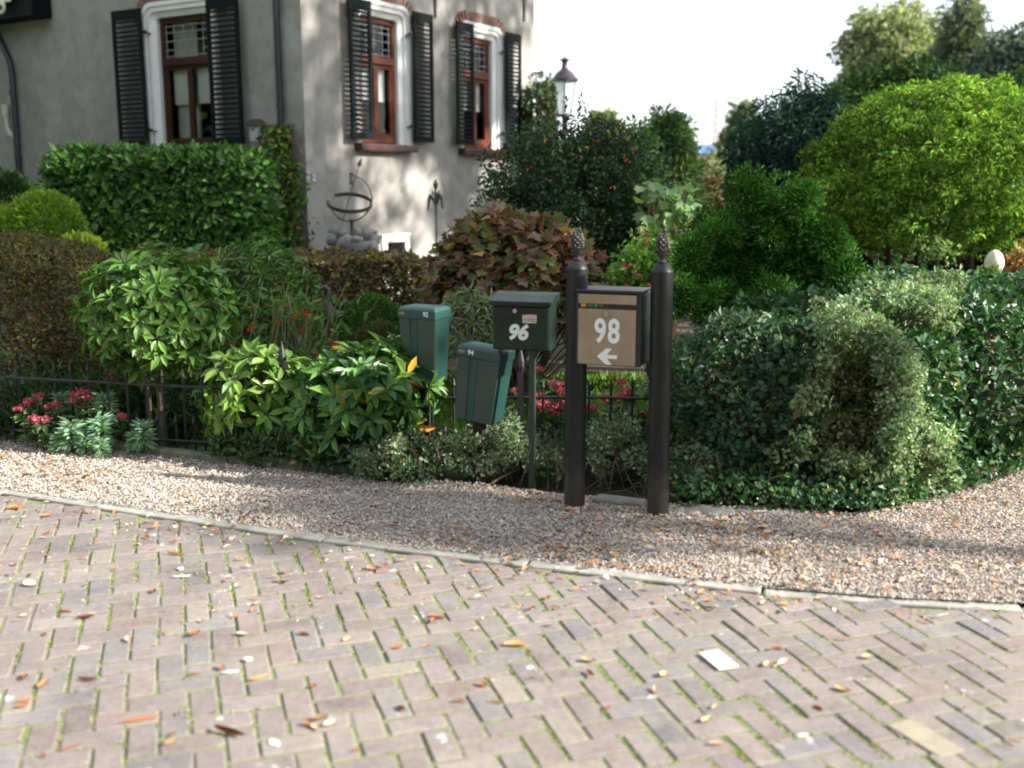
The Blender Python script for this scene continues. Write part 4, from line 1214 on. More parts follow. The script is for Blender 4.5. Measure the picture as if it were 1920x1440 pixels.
WP = plain('pale_pole', (.7, .68, .64), .5, vary=.1)
for px, top, lab in ((1128, 198, 'pale far flagpole, the left of two beside the distant round tree'), (1139, 203, 'pale far flagpole, the right of two beside the distant round tree'), (1377, 212, 'pale far pole in front of the dark conifer edge')):
    c = D(px, 300, 60); z_ = D(px, top, 60)[2]
    t = MB().lathe([(.075, -c[2]), (.055, z_ - c[2])], (0, 0, c[2]), 10).build('flagpole', WP, smooth=True); t.location = (c[0], 60, 0)
    tag(t, lab, 'pole', 'pale far poles')
c = D(1340, 280, 120); RED = plain('red_white_paint', (.6, .25, .22), .6)
m = MB(); zt = D(1340, 185, 120)[2]
for sg in ((-.35, -.35), (.35, -.35), (.35, .35), (-.35, .35)): m.tube([(sg[0], sg[1], 0), (sg[0] * .2, sg[1] * .2, zt)], .05, 4)
for k in range(14):
    z_ = zt * k / 14; f = 1 - .8 * k / 14
    m.tube([(-.35 * f, -.35 * f, z_), (.35 * f, -.35 * f, z_ + zt / 14)], .03, 4); m.tube([(.35 * f, -.35 * f, z_), (-.35 * f, -.35 * f, z_ + zt / 14)], .03, 4)
t = m.build('radio_mast', RED); t.location = (c[0], 120, 0); tag(t, 'thin pale red lattice mast far away against the white sky', 'mast')
c0, c1 = D(1300, 292, 90), D(1405, 292, 90)
fb = thing('far_building', 'low far building with a blue roof seen in a gap between trees', 'building', ((c0[0] + c1[0]) / 2, 93, 0))
zr0, zr1 = D(1340, 291, 90)[2], D(1340, 279, 93)[2]
MB().box(((c0[0] + c1[0]) / 2, 93, zr0 / 2), (c1[0] - c0[0], 6, zr0)).build('wall', plain('far_white', (.62, .62, .6), .7), fb)
MB().prism([(89.7, zr0), (93, zr1 + .2), (96.3, zr0), (96.3, zr0 + .08), (93, zr1 + .35), (89.7, zr0 + .1)], 0, c0[0] - .4, c1[0] + .4).build('roof', plain('blue_roof', (.05, .14, .38), .5, vary=.1), fb)
for k in range(6):
    x_ = c0[0] + .6 + k * (c1[0] - c0[0] - 1.2) / 5
    MB().box((x_, 89.99, zr0 - .8), (.5, .06, .5)).build('window', DARK, fb)

# ================================================================== PLANTS
DG = [(.020, .048, .014, 3), (.028, .062, .018, 3), (.016, .036, .012, 2), (.04, .08, .02, 1)]
def px_box(x0, y0, x1, y1, Y):
    a, b = D(x0, (y0 + y1) / 2, Y), D(x1, (y0 + y1) / 2, Y); t, u = D((x0 + x1) / 2, y0, Y), D((x0 + x1) / 2, y1, Y)
    return np.array(((a[0] + b[0]) / 2, Y, (t[2] + u[2]) / 2)), (b[0] - a[0]) / 2, (t[2] - u[2]) / 2

# --- clipped laurel hedge against the shaded wall
c, rx, rz = px_box(66, 279, 492, 470, 11.0)
top = c[2] + rz
t = thing('laurel_hedge', 'clipped glossy green laurel hedge under the shuttered window of the shaded wall', 'hedge', (c[0], 11.6, 0))
P, N = dirs_box(19000, (rx, .30, top / 2), 9.0, (1, 1, 1.3, .1, .3, 1))
Q = shell(P, N, .86, 1.0, (c[0], 11.3, top / 2), .02, 2.5); Q[:, 1] += rng.uniform(0, .22, len(Q)); k = Q[:, 2] > .5; Q, N = Q[k], N[k]
foliage(t, Q, N, sizes(len(Q), .075, .135), .46, palette(len(Q), [(.050, .115, .024, 4), (.072, .155, .03, 3), (.034, .080, .02, 3), (.12, .22, .045, 1)]), 'oval', GLOSSY, out=.45, ran=.7, up=.1, flat=.9, name='foliage')
stems(t, (c[0], 11.4, 0), [np.array((c[0] + rx * f, 11.4, top * .7)) for f in np.linspace(-.85, .85, 9)], .03, .01)

# --- climber on the corner drainpipe
t = thing('climbing_vine', 'straggly climber with yellowing leaves on the drainpipe at the villa corner', 'climber', LS.P(.35, 0, .1))
n = 3600
zc = rng.uniform(0.2, 1, n) ** .8 * 2.3
wd = .20 + .20 * np.clip(1.3 - zc / 1.7, 0, 1)
s_ = .24 + rng.normal(0, .60, n) * wd * .9; o_ = .06 + np.abs(rng.normal(0, .10, n)) + .05
Q = C0[None] + UL[None] * s_[:, None] + NL[None] * o_[:, None] + np.array((0, 0, 1.0))[None] * zc[:, None]
k = ~((zc > 1.9) & (np.abs(s_ - .3) > .2)); Q = Q[k]
foliage(t, Q, np.tile(NL, (len(Q), 1)), sizes(len(Q), .05, .11), .5, palette(len(Q), [(.05, .11, .02, 4), (.09, .16, .03, 3), (.03, .06, .015, 3), (.22, .20, .05, .8), (.25, .12, .04, .5)]), 'fold', LEAF, out=.5, ran=.8, up=-.35, name='foliage')
mb = MB()
for _ in range(26):
    s0 = rnd.uniform(.0, .6); pth = []
    for k in range(7):
        pth.append(LS.P(s0 + rnd.gauss(0, .05), k * .39, .06 + rnd.uniform(0, .1)))
    mb.tube(pth, .006, 4)
mb.build('vine_stems', TWIG, t)
# --- ivy column on the far corner of the villa
t = thing('ivy_column', 'dark ivy clad column rising at the far edge of the villa beside the lantern', 'ivy', (D(1018, 300, 18)[0], 18, 0))
c, rx, rz = px_box(992, 138, 1042, 480, 18)
P, N = dirs_box(3600, (rx, .5, (c[2] + rz) / 2), 4, (1, 1, 1.5, .1, .2, 1))
Q = shell(P, N, .8, 1.02, (c[0], 18, (c[2] + rz) / 2), .07, 2.0)
foliage(t, Q, N, sizes(len(Q), .07, .13), .75, palette(len(Q), [(.025, .05, .016, 3), (.035, .065, .02, 2), (.06, .05, .025, 1)]), 'fold', GLOSSY, up=-.2, flat=.8)
MB().tube([(c[0], 18, 0), (c[0], 18, c[2] + rz * .9)], [.18, .12], 7).build('trunk', BARK, t)

# --- golden conifers
GOLD = [(.17, .27, .035, 4), (.13, .22, .03, 3), (.08, .15, .025, 2), (.24, .32, .06, 1)]
def ball_conifer(box, Y, label, n, cols, name='golden_conifer', leaf=(.05, .10), wd=.30, amp=.05, group=None, cat='conifer', up=.45, tpl='fold', mat=CONIFER, base=0.0, lo=.7):
    c, rx, rz = px_box(*box, Y)
    t = thing(name, label, cat, (c[0], Y, 0), group=group)
    P, N = dirs_ball(n, (rx, rx * .95, rz))
    Q = shell(P, N, lo, 1.02, c, amp * rx * 2, 5.0 / max(rx, .2)); k = Q[:, 2] > base
    foliage(t, Q[k], N[k], sizes(k.sum(), *leaf), wd, palette(k.sum(), cols), tpl, mat, out=.7, ran=.5, up=up, flat=.6)
    tips = [c + np.array((math.cos(a) * rx * .6, math.sin(a) * rx * .6, rnd.uniform(-.3, .6) * rz)) for a in np.linspace(0, 6, 9)]
    stems(t, (c[0], Y, 0), tips, .02, .006)
    return t
ball_conifer((16, 362, 154, 496), 9.6, 'round golden conifer glowing in front of the left end of the laurel hedge', 9000, GOLD, leaf=(.03, .06), amp=.02, lo=.82)
ball_conifer((-95, 374, 30, 500), 9.9, 'golden conifer cut off by the left picture edge', 7500, GOLD, leaf=(.03, .06), amp=.02, lo=.82)
ball_conifer((118, 446, 190, 520), 9.2, 'low yellow green conifer tuft beside the brown hedge top', 1900, [(.26, .33, .04, 3), (.18, .26, .04, 2)], leaf=(.05, .10))
ball_conifer((-40, 326, 66, 430), 12.4, 'dark evergreen shrub at the foot of the left downpipe', 2200, DG, name='evergreen_shrub', cat='shrub', leaf=(.06, .10), wd=.5, tpl='fold', mat=GLOSSY)

# --- rounded copper beech hedge at the left
BEECH = [(.10, .095, .03, 3), (.085, .07, .03, 4), (.13, .11, .045, 2), (.07, .05, .03, 3), (.15, .09, .04, .8), (.07, .09, .025, 2)]
c, rx, rz = px_box(-330, 455, 168, 800, 7.35)
t = thing('brown_hedge', 'bulging brown green clipped hedge at the left picture edge', 'hedge', (c[0], 7.7, 0))
tp = c[2] + rz
P, N = dirs_box(26000, (rx, .75, tp / 2), 3.2, (.2, 1.2, 1.3, .1, .1, 1.1))
Q = shell(P, N, .88, 1.01, (c[0], 7.95, tp / 2), .03, 3); k = (Q[:, 2] > .0) & (Q[:, 0] > -4.6); Q, N = Q[k], N[k]
foliage(t, Q, N, sizes(len(Q), .024, .046), .6, palette(len(Q), BEECH), 'fold', LEAF, out=.5, ran=.8)
stems(t, (c[0] + .4, 7.9, 0), [np.array((c[0] + rx * f, 7.9 + rnd.uniform(-.3, .3), tp * .75)) for f in np.linspace(-.2, .85, 14)], .02, .006)
# --- clipped hornbeam hedge across the middle
c, rx, rz = px_box(175, 483, 806, 640, 9.0)
tp = c[2] + rz
t = thing('clipped_hedge', 'level clipped hornbeam hedge turning brown and gold before the villa', 'hedge', (c[0], 9.3, 0))
P, N = dirs_box(21000, (rx, .38, tp / 2), 9, (.6, 1, 1.2, .1, .1, 1))
Q = shell(P, N, .9, 1.0, (c[0], 9.35, tp / 2), .03, 4); k = Q[:, 2] > .15; Q, N = Q[k], N[k]
foliage(t, Q, N, sizes(len(Q), .04, .075), .62, palette(len(Q), [(.12, .10, .04, 3), (.085, .065, .035, 3), (.16, .13, .05, 2), (.11, .13, .04, 2), (.20, .11, .05, 1), (.06, .045, .03, 2)], .22), 'fold', LEAF, out=.4, ran=.8, up=-.15, flat=.8)
stems(t, (c[0], 9.35, 0), [np.array((c[0] + rx * f, 9.35, tp * .8)) for f in np.linspace(-.95, .95, 22)], .014, .005)

# --- whorled leaves: rhododendrons
def whorls(c, half, n, per, L, zmin=-1.0, jit=.15, p=2.0):
    """leaf whorls at shoot tips all over a rounded crown -> positions, axes, normals, lengths, order of nearness to the camera"""
    P, N = dirs_ball(n, half, zmin)
    P = P * rng.uniform(.78, 1.05, (len(P), 1)) + np.array(c)
    A = unit(N + .45 * runit(len(P)) + np.array((0, 0, .35)))
    pos, ax, nr, ln, wh = [], [], [], [], []
    for i in range(len(P)):
        a = A[i]; u = np.cross(a, (.3, .2, .9)); u /= np.linalg.norm(u); v = np.cross(a, u)
        m = rng.integers(per[0], per[1] + 1); f0 = rng.uniform(0, 6.28)
        for k in range(m):
            f = f0 + 2 * math.pi * k / m + rng.normal(0, .15); op = rng.uniform(.15, .60)
            d = (u * math.cos(f) + v * math.sin(f)) * math.cos(op) + a * math.sin(op) - np.array((0, 0, rng.uniform(0, .30)))
            pos.append(P[i] + d * .012); ax.append(d); nr.append(a + .25 * rng.normal(size=3)); ln.append(rng.uniform(*L)); wh.append(i)
    return np.array(pos), np.array(ax), np.array(nr), np.array(ln), P, A, np.array(wh)
def rhodo(name, label, cat, c, half, n, per, L, width, cols, stem_base, keep=250, shear=0.0, tpl='oval', mat=GLOSSY, zmin=-.8, trunk=0.0, ztrim=.03, odd=None, inner=None):
    t = thing(name, label, cat, (stem_base[0], stem_base[1], 0))
    pos, ax, nr, ln, P, A, wh = whorls(c, half, n, per, L, zmin)
    pos[:, 2] += shear * (pos[:, 0] - c[0]); P[:, 2] += shear * (P[:, 0] - c[0])
    k = pos[:, 2] > ztrim; pos, ax, nr, ln, wh = pos[k], ax[k], nr[k], ln[k], wh[k]
    tone = 1 + .12 * rng.normal(size=n + 5)
    col = np.clip(palette(len(pos), cols, .12) * tone[wh][:, None], .004, .9)
    if odd:
        q = rng.uniform(size=len(pos)) < odd[0]; col[q] = palette(q.sum(), odd[1], .12)
    toC = unit(np.array((0, 0, EYE)) - pos)
    face = ((pos - np.array(c)) / np.array(half) * toC).sum(1) + .25 * np.abs((unit(nr) * toC).sum(1))
    order = np.argsort(-face)
    a, b = order[:keep], order[keep:]
    leaf_objects(t, pos[a], ax[a], nr[a], ln[a], width, col[a], tpl, mat)
    o = link('foliage', leaf_mesh('foliage', pos[b], ax[b], nr[b], ln[b], width, col[b], tpl, mat, org(t)), t); o['kind'] = 'stuff'
    if inner:
        Pi, Ni = dirs_ball(inner, np.array(half) * .72); Pi = Pi * rng.uniform(.3, 1, (len(Pi), 1)) + np.array(c); q = Pi[:, 2] > .05
        foliage(t, Pi[q], Ni[q], sizes(q.sum(), L[0] * .8, L[1] * .9), width, palette(q.sum(), cols) * .95, 'fold', mat, name='inner_foliage', stuff=True)
    fork = np.array((stem_base[0], stem_base[1], max(c[2] - half[2] * .75, .05)))
    if trunk:
        MB().tube([(stem_base[0], stem_base[1], -.03), (stem_base[0] + .012, stem_base[1], fork[2] * .5), tuple(fork), (c[0], c[1], c[2])], [trunk, trunk * .85, trunk * .8, trunk * .3], 8).build('trunk', BARK, t, smooth=True)
    sel = rng.choice(len(P), min(len(P), 60), replace=False)
    mb = MB()
    for i in sel:
        m = (fork + P[i]) / 2 + rng.normal(size=3) * .03
        mb.tube([fork + rng.normal(size=3) * .01, m, P[i] - A[i] * .05, P[i]], [.008, .006, .0035, .003], 4, cap=False)
    mb.build('branches', TWIG, t)
    mb = MB()
    for i in rng.choice(len(P), min(len(P), 70), replace=False):
        mb.lathe([(.002, -.004), (.006, .004), (.004, .014), (.0005, .02)], P[i], 5)
    mb.build('buds', STEM, t)['kind'] = 'stuff'
    return t
c, rx, rz = px_box(156, 462, 440, 706, 6.55)
rhodo('standard_rhododendron', 'round headed green shrub on a bare trunk behind the iron fence', 'standard shrub', c, (rx * .93, rx * .9, rz * .95), 270, (5, 8), (.075, .118), .40,
      [(.065, .135, .025, 4), (.085, .165, .03, 3), (.045, .10, .025, 2), (.12, .19, .04, 1)], (G(290, 846)[0], 6.42), keep=290, trunk=.030, zmin=-1, inner=1100)
MB().tube([(G(283, 846)[0] - .03, 6.40, -.03), (G(283, 846)[0] - .03, 6.40, .62)], .012, 6).build('stake', TWIG, bpy.data.objects['standard_rhododendron'])
c, rx, rz = px_box(392, 652, 575, 850, 6.15)
rhodo('pale_rhododendron', 'bright yellow green rhododendron pushing through the railings', 'shrub', c, (rx, rx * .8, rz), 62, (6, 8), (.085, .135), .40,
      [(.105, .185, .032, 4), (.14, .22, .045, 2), (.075, .14, .028, 2)], (c[0], 6.2), keep=200, zmin=-.6, inner=260)
c, rx, rz = px_box(545, 650, 812, 858, 5.98)
rhodo('yellowing_rhododendron', 'broad rhododendron with a few orange yellow leaves beside the 92 box', 'shrub', c, (rx, rx * .75, rz), 125, (6, 9), (.090, .145), .36,
      [(.065, .14, .03, 4), (.05, .115, .04, 3), (.09, .17, .03, 2)], (c[0], 6.05), keep=290, zmin=-.7, shear=.30, odd=(.03, [(.45, .26, .03, 2), (.40, .18, .02, 1), (.38, .33, .05, 1)]), inner=620)

# --- broad evergreen shrub behind, with slender leaves
c, rx, rz = px_box(372, 462, 590, 680, 7.9)
rhodo('evergreen_bush', 'loose evergreen bush with narrow shining leaves behind the round headed shrub', 'shrub', c, (rx, rx * .8, rz), 230, (6, 9), (.07, .115), .22,
      [(.055, .12, .025, 3), (.08, .16, .035, 2), (.04, .085, .025, 2), (.18, .24, .10, .6)], (c[0], 7.95), keep=0, zmin=-.5, inner=500)
# --- silver leaved shrub behind the boxes
c, rx, rz = px_box(826, 548, 945, 690, 7.1)
rhodo('silver_shrub', 'grey green narrow leaved shrub behind the 94 and 96 boxes', 'shrub', c, (rx, rx * .8, rz), 150, (6, 9), (.05, .10), .17,
      [(.16, .20, .12, 3), (.22, .25, .17, 2), (.11, .16, .07, 2), (.20, .2, .05, .6)], (c[0], 7.1), keep=0, zmin=-.6, inner=300)

# --- dead and green tall stems
t = thing('reed_tuft', 'tuft of thin dry and green stems with a few orange flowers before the clipped hedge', 'perennial', (D(540, 640, 7.3)[0], 7.3, 0))
mb, mg = MB(), MB(); flw = []
for _ in range(75):
    x_ = D(rnd.uniform(478, 600), 640, 7.3)[0]; y_ = 7.3 + rnd.uniform(-.15, .15); h = rnd.uniform(.45, .95); l = rnd.gauss(0, .12)
    pth = [(x_, y_, 0), (x_ + l * .4, y_, h * .6), (x_ + l + rnd.gauss(0, .03), y_ + rnd.gauss(0, .05), h)]
    (mb if rnd.random() < .6 else mg).tube(pth, 0.0034, 4)
    if rnd.random() < .06 or not flw: flw.append(pth[2])
mb.build('dry_stems', plain('straw', (.24, .20, .12), .9, vary=.3), t); mg.build('green_stems', plain('fresh_stem', (.17, .24, .06), .7, vary=.3), t)
OR = (.75, .10, .02)
F_ = np.repeat(np.array(flw), 9, 0) + rng.normal(0, .014, (len(flw) * 9, 3))
foliage(t, F_, runit(len(F_)), sizes(len(F_), .025, .04), .5, palette(len(F_), [OR]), 'fold', PETAL, name='flowers', stuff=True)
n = 900; Q = np.stack((D(540, 600, 7.4)[0] + rng.normal(0, .17, n), 7.4 + rng.normal(0, .12, n), rng.uniform(.1, .8, n)), 1)
foliage(t, Q, runit(n), sizes(n, .05, .11), .3, palette(n, [(.07, .14, .03, 3), (.10, .18, .05, 2), (.16, .17, .07, 1)]), 'fold', LEAF, up=.4)

# --- clipped box balls
ball_conifer((636, 553, 756, 700), 8.2, 'round clipped box ball standing before the brown hedge', 6500, [(.05, .12, .025, 3), (.075, .16, .035, 3), (.035, .085, .02, 2), (.14, .2, .08, 1)], name='box_ball', cat='topiary', leaf=(.022, .038), wd=.55, amp=.015, up=.25, lo=.85)
ball_conifer((664, 604, 762, 700), 7.7, 'low rounded reddish green shrub just in front of the box ball', 4200, [(.075, .09, .03, 3), (.12, .075, .035, 2), (.06, .10, .03, 2)], name='clipped_dome', cat='topiary', leaf=(.02, .035), wd=.5, amp=.02, up=.25, lo=.85)

# --- red flowers
t = thing('red_flowers', 'patch of scarlet bedding flowers behind the rhododendrons', 'flowers', (D(640, 690, 7.0)[0], 7.0, 0))
cen = []
for _ in range(44):
    px, py = rnd.uniform(572, 715), rnd.uniform(640, 706)
    if px < 610 and py < 664: continue
    cen.append(D(px, py, 7.0 + rnd.uniform(-.2, .2)))
cen = np.array(cen); q = np.repeat(cen, 8, 0) + rng.normal(0, .012, (len(cen) * 8, 3))
foliage(t, q, runit(len(q)), sizes(len(q), .018, .034), .8, palette(len(q), [(.62, .025, .02, 4), (.75, .06, .03, 2), (.5, .015, .02, 2)]), 'fold', PETAL, name='blossoms')
n = 1300; Q = np.stack((D(645, 690, 7)[0] + rng.normal(0, .22, n), 7.05 + rng.normal(0, .15, n), rng.uniform(.05, .5, n)), 1)
foliage(t, Q, runit(n), sizes(n, .04, .08), .55, palette(n, [(.05, .10, .03), (.07, .13, .03)]), 'fold', LEAF)
mb = MB()
for p in cen: mb.tube([(p[0], p[1], 0), tuple(p)], .003, 3)
mb.build('stems', STEM, t)

# --- oak leaved hydrangea turning red
RED_ = [(.14, .072, .060, 3.2), (.18, .10, .08, 2.6), (.11, .07, .05, 2.5), (.13, .115, .05, 3.5), (.095, .125, .045, 3), (.25, .09, .05, .8), (.25, .16, .06, .8)]
c, rx, rz = px_box(800, 392, 1150, 640, 7.7)
t = thing('oakleaf_hydrangea', 'wide shrub of lobed leaves turned dusky red behind the letter boxes', 'shrub', (c[0], 7.7, 0))
P, N = dirs_ball(3400, (rx, rx * .7, rz * 1.0), -.55)
prof = 1 + .16 * wob(P, 4.5)
Q = P * (rng.uniform(.72, 1.0, len(P)) * prof)[:, None] + c; Q[:, 2] -= np.clip(-(Q[:, 0] - c[0]) - rx * .3, 0, 9) * .15 + np.clip((Q[:, 0] - c[0]) - rx * .25, 0, 9) * .55
col = palette(len(Q), RED_, .18); sz = sizes(len(Q), .060, .115)
ax = unit(N * .5 + .7 * runit(len(Q)) + np.array((0, 0, -.35))); nn = unit(N * .6 + runit(len(Q)) * .5 + np.array((0, 0, .5)))
toC = unit(np.array((0, 0, EYE)) - Q); order = np.argsort(-((Q - c) / np.array((rx, rx * .7, rz)) * toC).sum(1))
a, b = order[:280], order[280:]
leaf_objects(t, Q[a], ax[a], nn[a], sz[a], .95, col[a], 'lobed', LEAF)
o = link('foliage', leaf_mesh('foliage', Q[b], ax[b], nn[b], sz[b], .95, col[b], 'lobed', LEAF, org(t)), t); o['kind'] = 'stuff'
stems(t, (c[0], 7.75, 0), list(Q[rng.choice(len(Q), 70)]), .010, .004)

# --- berried holly
c, rx, rz = px_box(918, 226, 1262, 560, 9.6)
t = thing('holly_bush', 'tall dark holly bush with orange berries and upright shoots before the lantern', 'shrub', (c[0], 9.7, 0))
cs_ = []
for _ in range(190):
    d = runit(1)[0]; k = rnd.uniform(.45, .98)
    w_ = 1.0 - .28 * max(0, d[2])
    cs_.append(c + d * k * np.array((rx * w_, rx * .7, rz)))
for px, py in ((925, 345), (918, 385), (950, 320), (965, 300), (985, 268), (1010, 245), (1090, 240), (1150, 262), (1190, 280), (1215, 310), (930, 300), (945, 370)): cs_.append(D(px, py, 9.3))
HOL = [(.020, .046, .019, 4), (.030, .066, .025, 4), (.07, .12, .045, 1.4), (.04, .06, .03, 2)]
clumps(t, cs_, .19, 125, (.032, .06), .50, HOL, 'fold', GLOSSY, name='foliage', cj=.28, flat=.6)
# upright shoots
tips, Ps, Ns = [], [], []
for px, py, b_ in ((1040, 160, 250), (1062, 185, 250), (1090, 172, 262), (1098, 195, 270), (1108, 215, 280), (1030, 205, 260), (1130, 225, 280), (1072, 225, 280), (1165, 230, 290), (1200, 240, 300), (1015, 215, 260), (945, 288, 330), (1150, 215, 285)):
    a_, b2 = D(px, py, 9.5), D(px + rnd.uniform(-12, 6), b_ + 30, 9.5); tips.append((b2, a_))
    m_ = int(22 * np.linalg.norm(a_ - b2) / .45)
    for k in range(m_):
        f = (k + .5) / m_; Ps.append(b2 + (a_ - b2) * f); ang = k * 2.4; Ns.append(np.array((math.cos(ang), math.sin(ang), .9)))
Ps, Ns = np.array(Ps), unit(np.array(Ns))
axm = leaf_mesh('shoot_leaves', Ps, Ns, unit(np.array((0, 0, 1.)) - Ns * .3), sizes(len(Ps), .045, .07), .42, palette(len(Ps), HOL), 'fold', GLOSSY, org(t)); link('shoot_leaves', axm, t)
mb = MB()
for b2, a_ in tips: mb.tube([b2, a_], [.006, .0025], 4, cap=False)
mb.build('shoots', TWIG, t)['kind'] = 'stuff'
stems(t, (c[0], 9.7, 0), cs_[:70], .03, .006)
q = []
for _ in range(13):
    px, py = rnd.uniform(960, 1220), rnd.uniform(250, 390); b_ = D(px, py, 9.25 + rnd.uniform(-.3, .3))
    for _k in range(rnd.randint(2, 6)): q.append(b_ + rng.normal(0, .02, 3))
mb = MB()
for p in q: mb.lathe([(.002, -.008), (.0075, -.003), (.0075, .004), (.002, .008)], p, 6)
mb.build('berries', plain('orange_berry', (.45, .09, .025), .35, vary=.3), t)['kind'] = 'stuff'
n = 20; Q = np.array([D(rnd.uniform(1030, 1180), rnd.uniform(225, 320), 9.1 + rnd.uniform(-.2, .2)) for _ in range(n)])
foliage(t, Q, runit(n), sizes(n, .04, .065), .6, palette(n, [(.36, .28, .14), (.3, .18, .08)]), 'fold', DRYLEAF, name='dry_leaves')

# --- fig like plant with big lobed leaves
# leaves in loose tiers
t = thing('fig_shrub', 'pale green shrub of large lobed leaves lit by the sun beside the holly', 'shrub', (D(1245, 450, 9.0)[0], 9.0, 0))
Q, ax, nn, sz = [], [], [], []
for _ in range(260):
    px = 1195 + 120 * rnd.random() ** .8; top_ = np.interp(px, [1195, 1240, 1290, 1315], [330, 335, 350, 395]); py = rnd.uniform(top_, 470)
    Q.append(D(px, py, 9.0 + rnd.uniform(-.3, .4))); sz.append(rnd.uniform(.07, .125))
Q = np.array(Q); sz = np.array(sz); n = len(Q)
ax = unit(runit(n) * .9 + np.array((.1, -.3, -.4))); nn = unit(runit(n) * .6 + np.array((.2, -.4, .8)))
col = palette(n, [(.14, .22, .085, 3), (.11, .18, .065, 2), (.18, .26, .12, 2)], .12)
leaf_objects(t, Q, ax, nn, sz, .95, col, 'lobed', LEAF)
stems(t, (D(1245, 450, 9.0)[0], 9.1, 0), list(Q[:60]), .012, .004)

# --- pink flowered bright bedding under the fig
c, rx, rz = px_box(1128, 436, 1335, 600, 8.3)
t = thing('pink_flower_bush', 'sunlit light green bush dotted with pink red flowers between the two posts', 'shrub', (c[0], 8.3, 0))
cs_ = [c + runit(1)[0] * rnd.uniform(.4, .95) * np.array((rx, rx * .7, rz)) for _ in range(75)]
clumps(t, cs_, .13, 85, (.035, .065), .55, [(.13, .24, .05, 3), (.18, .30, .07, 3), (.09, .17, .03, 2)], 'fold', LEAF, name='foliage', cj=.12)
cen = np.array([D(*q, 7.75) for q in ((1208, 432), (1296, 418), (1318, 412), (1278, 430), (1325, 425), (1195, 520), (1178, 540), (1268, 432), (1212, 455), (1220, 545), (1150, 545))] + [D(rnd.uniform(1140, 1320), rnd.uniform(430, 560), 7.75) for _ in range(4)])
q = np.repeat(cen, 7, 0) + rng.normal(0, .011, (len(cen) * 7, 3))
foliage(t, q, runit(len(q)), sizes(len(q), .022, .038), .8, palette(len(q), [(.70, .08, .09), (.75, .18, .16)]), 'fold', PETAL, name='blossoms')
stems(t, (c[0], 8.35, 0), cs_[:30], .008, .004, STEM)

# --- conifers and trees at the right and far behind
def tree(name, label, box, Y, ncl, per, leaf, width, cols, rc, tpl='fold', mat=LEAF, depth=.8, shape='round', trunk=.14, base=0.0, hollow=.35, cat='tree', droop=0.0, group=None, cj=.22, up=0.0, kw=None):
    c, rx, rz = px_box(*box, Y)
    t = thing(name, label, cat, (c[0], Y, base), group=group)
    cs_ = []
    while len(cs_) < ncl:
        d = runit(1)[0] * rnd.uniform(hollow, 1.0)
        if shape == 'cone':
            f = 1 - max(0, (d[2] + 1) / 2); d[0] *= .25 + 1.0 * f; d[1] *= .25 + 1.0 * f
        if shape == 'dome' and d[2] < -.55: continue
        cs_.append(c + d * np.array((rx, rx * depth, rz)))
    clumps(t, cs_, rc, per, leaf, width, cols, tpl, mat, name='crown', cj=cj, up=up - droop, **(kw or {}))
    MB().tube([(c[0], Y, base - .05), (c[0] + .04, Y, max(.3, (c[2] - rz) * .6)), (c[0], Y, c[2]), (c[0], Y, c[2] + rz * .75)], [trunk, trunk * .85, trunk * .55, trunk * .12], 9).build('trunk', BARK, t, smooth=True)
    mb = MB()
    for k in range(min(40, ncl)):
        q = cs_[k]; z0 = rnd.uniform(max(.3, c[2] - rz * .9), min(c[2] + rz * .5, q[2] + .2))
        s_ = np.array((c[0], Y, z0)); m_ = (s_ + q) / 2 + rng.normal(size=3) * .06 * rx
        mb.tube([s_, m_, q], [trunk * .3, trunk * .18, trunk * .06], 5, cap=False)
    mb.build('limbs', BARK, t)
    return t
tree('conical_conifer', 'soft green conical conifer behind the fig and holly', (1172, 200, 1322, 470), 13.0, 120, 150, (.06, .12), .22, [(.07, .12, .045, 3), (.09, .15, .06, 2), (.05, .09, .035, 2), (.14, .18, .09, .6)], .19, mat=CONIFER, shape='cone', trunk=.07, hollow=.5, kw=dict(out=.7, ran=.6))
tree('pink_tipped_shrub', 'loose green shrub with a pink blossom spike left of the conical conifer', (1150, 238, 1235, 430), 12.0, 42, 110, (.06, .11), .4, [(.045, .09, .03, 3), (.06, .12, .04, 2)], .20, shape='cone', trunk=.03, cat='shrub')
tree('far_tree', 'small round far tree behind the two pale flagpoles', (1106, 208, 1152, 330), 58, 60, 90, (.25, .5), .6, [(.12, .15, .06, 3), (.09, .12, .05, 2)], .5, trunk=.2)
tree('far_tree', 'small bronze green far tree at the foot of the dark conifer edge', (1366, 206, 1420, 330), 55, 60, 90, (.25, .5), .6, [(.10, .12, .05, 3), (.08, .10, .05, 2)], .5, trunk=.2)
tree('brown_shrub', 'russet brown shrub mass in the gap between the conical conifer and dark conifer', (1270, 318, 1420, 470), 13.8, 60, 150, (.06, .11), .55, [(.09, .055, .03, 3), (.06, .06, .025, 2), (.12, .10, .04, 2), (.05, .07, .025, 2)], .24, trunk=.05, hollow=.2, cat='shrub')
tree('pale_reed_shrub', 'pale olive shrub tops below the far blue roof', (1285, 298, 1420, 420), 17, 60, 120, (.08, .16), .3, [(.20, .23, .12, 2), (.14, .17, .08, 2)], .30, trunk=.05, hollow=.2, cat='shrub')
for k, (px0, px1, y0, Y, lab) in enumerate(((1000, 1190, 292, 22, 'distant green shrub belt behind the holly'), (1180, 1300, 300, 24, 'distant green shrub belt behind the conical conifer'), (1330, 1460, 300, 21, 'distant green shrub belt behind the dark conifer'))):
    tree('shrub_belt', lab, (px0, y0, px1, 400), Y, 70, 130, (.10, .2), .5, [(.06, .09, .035, 3), (.09, .12, .05, 2), (.045, .07, .03, 2)], .45, trunk=.06, hollow=.2, cat='shrub')
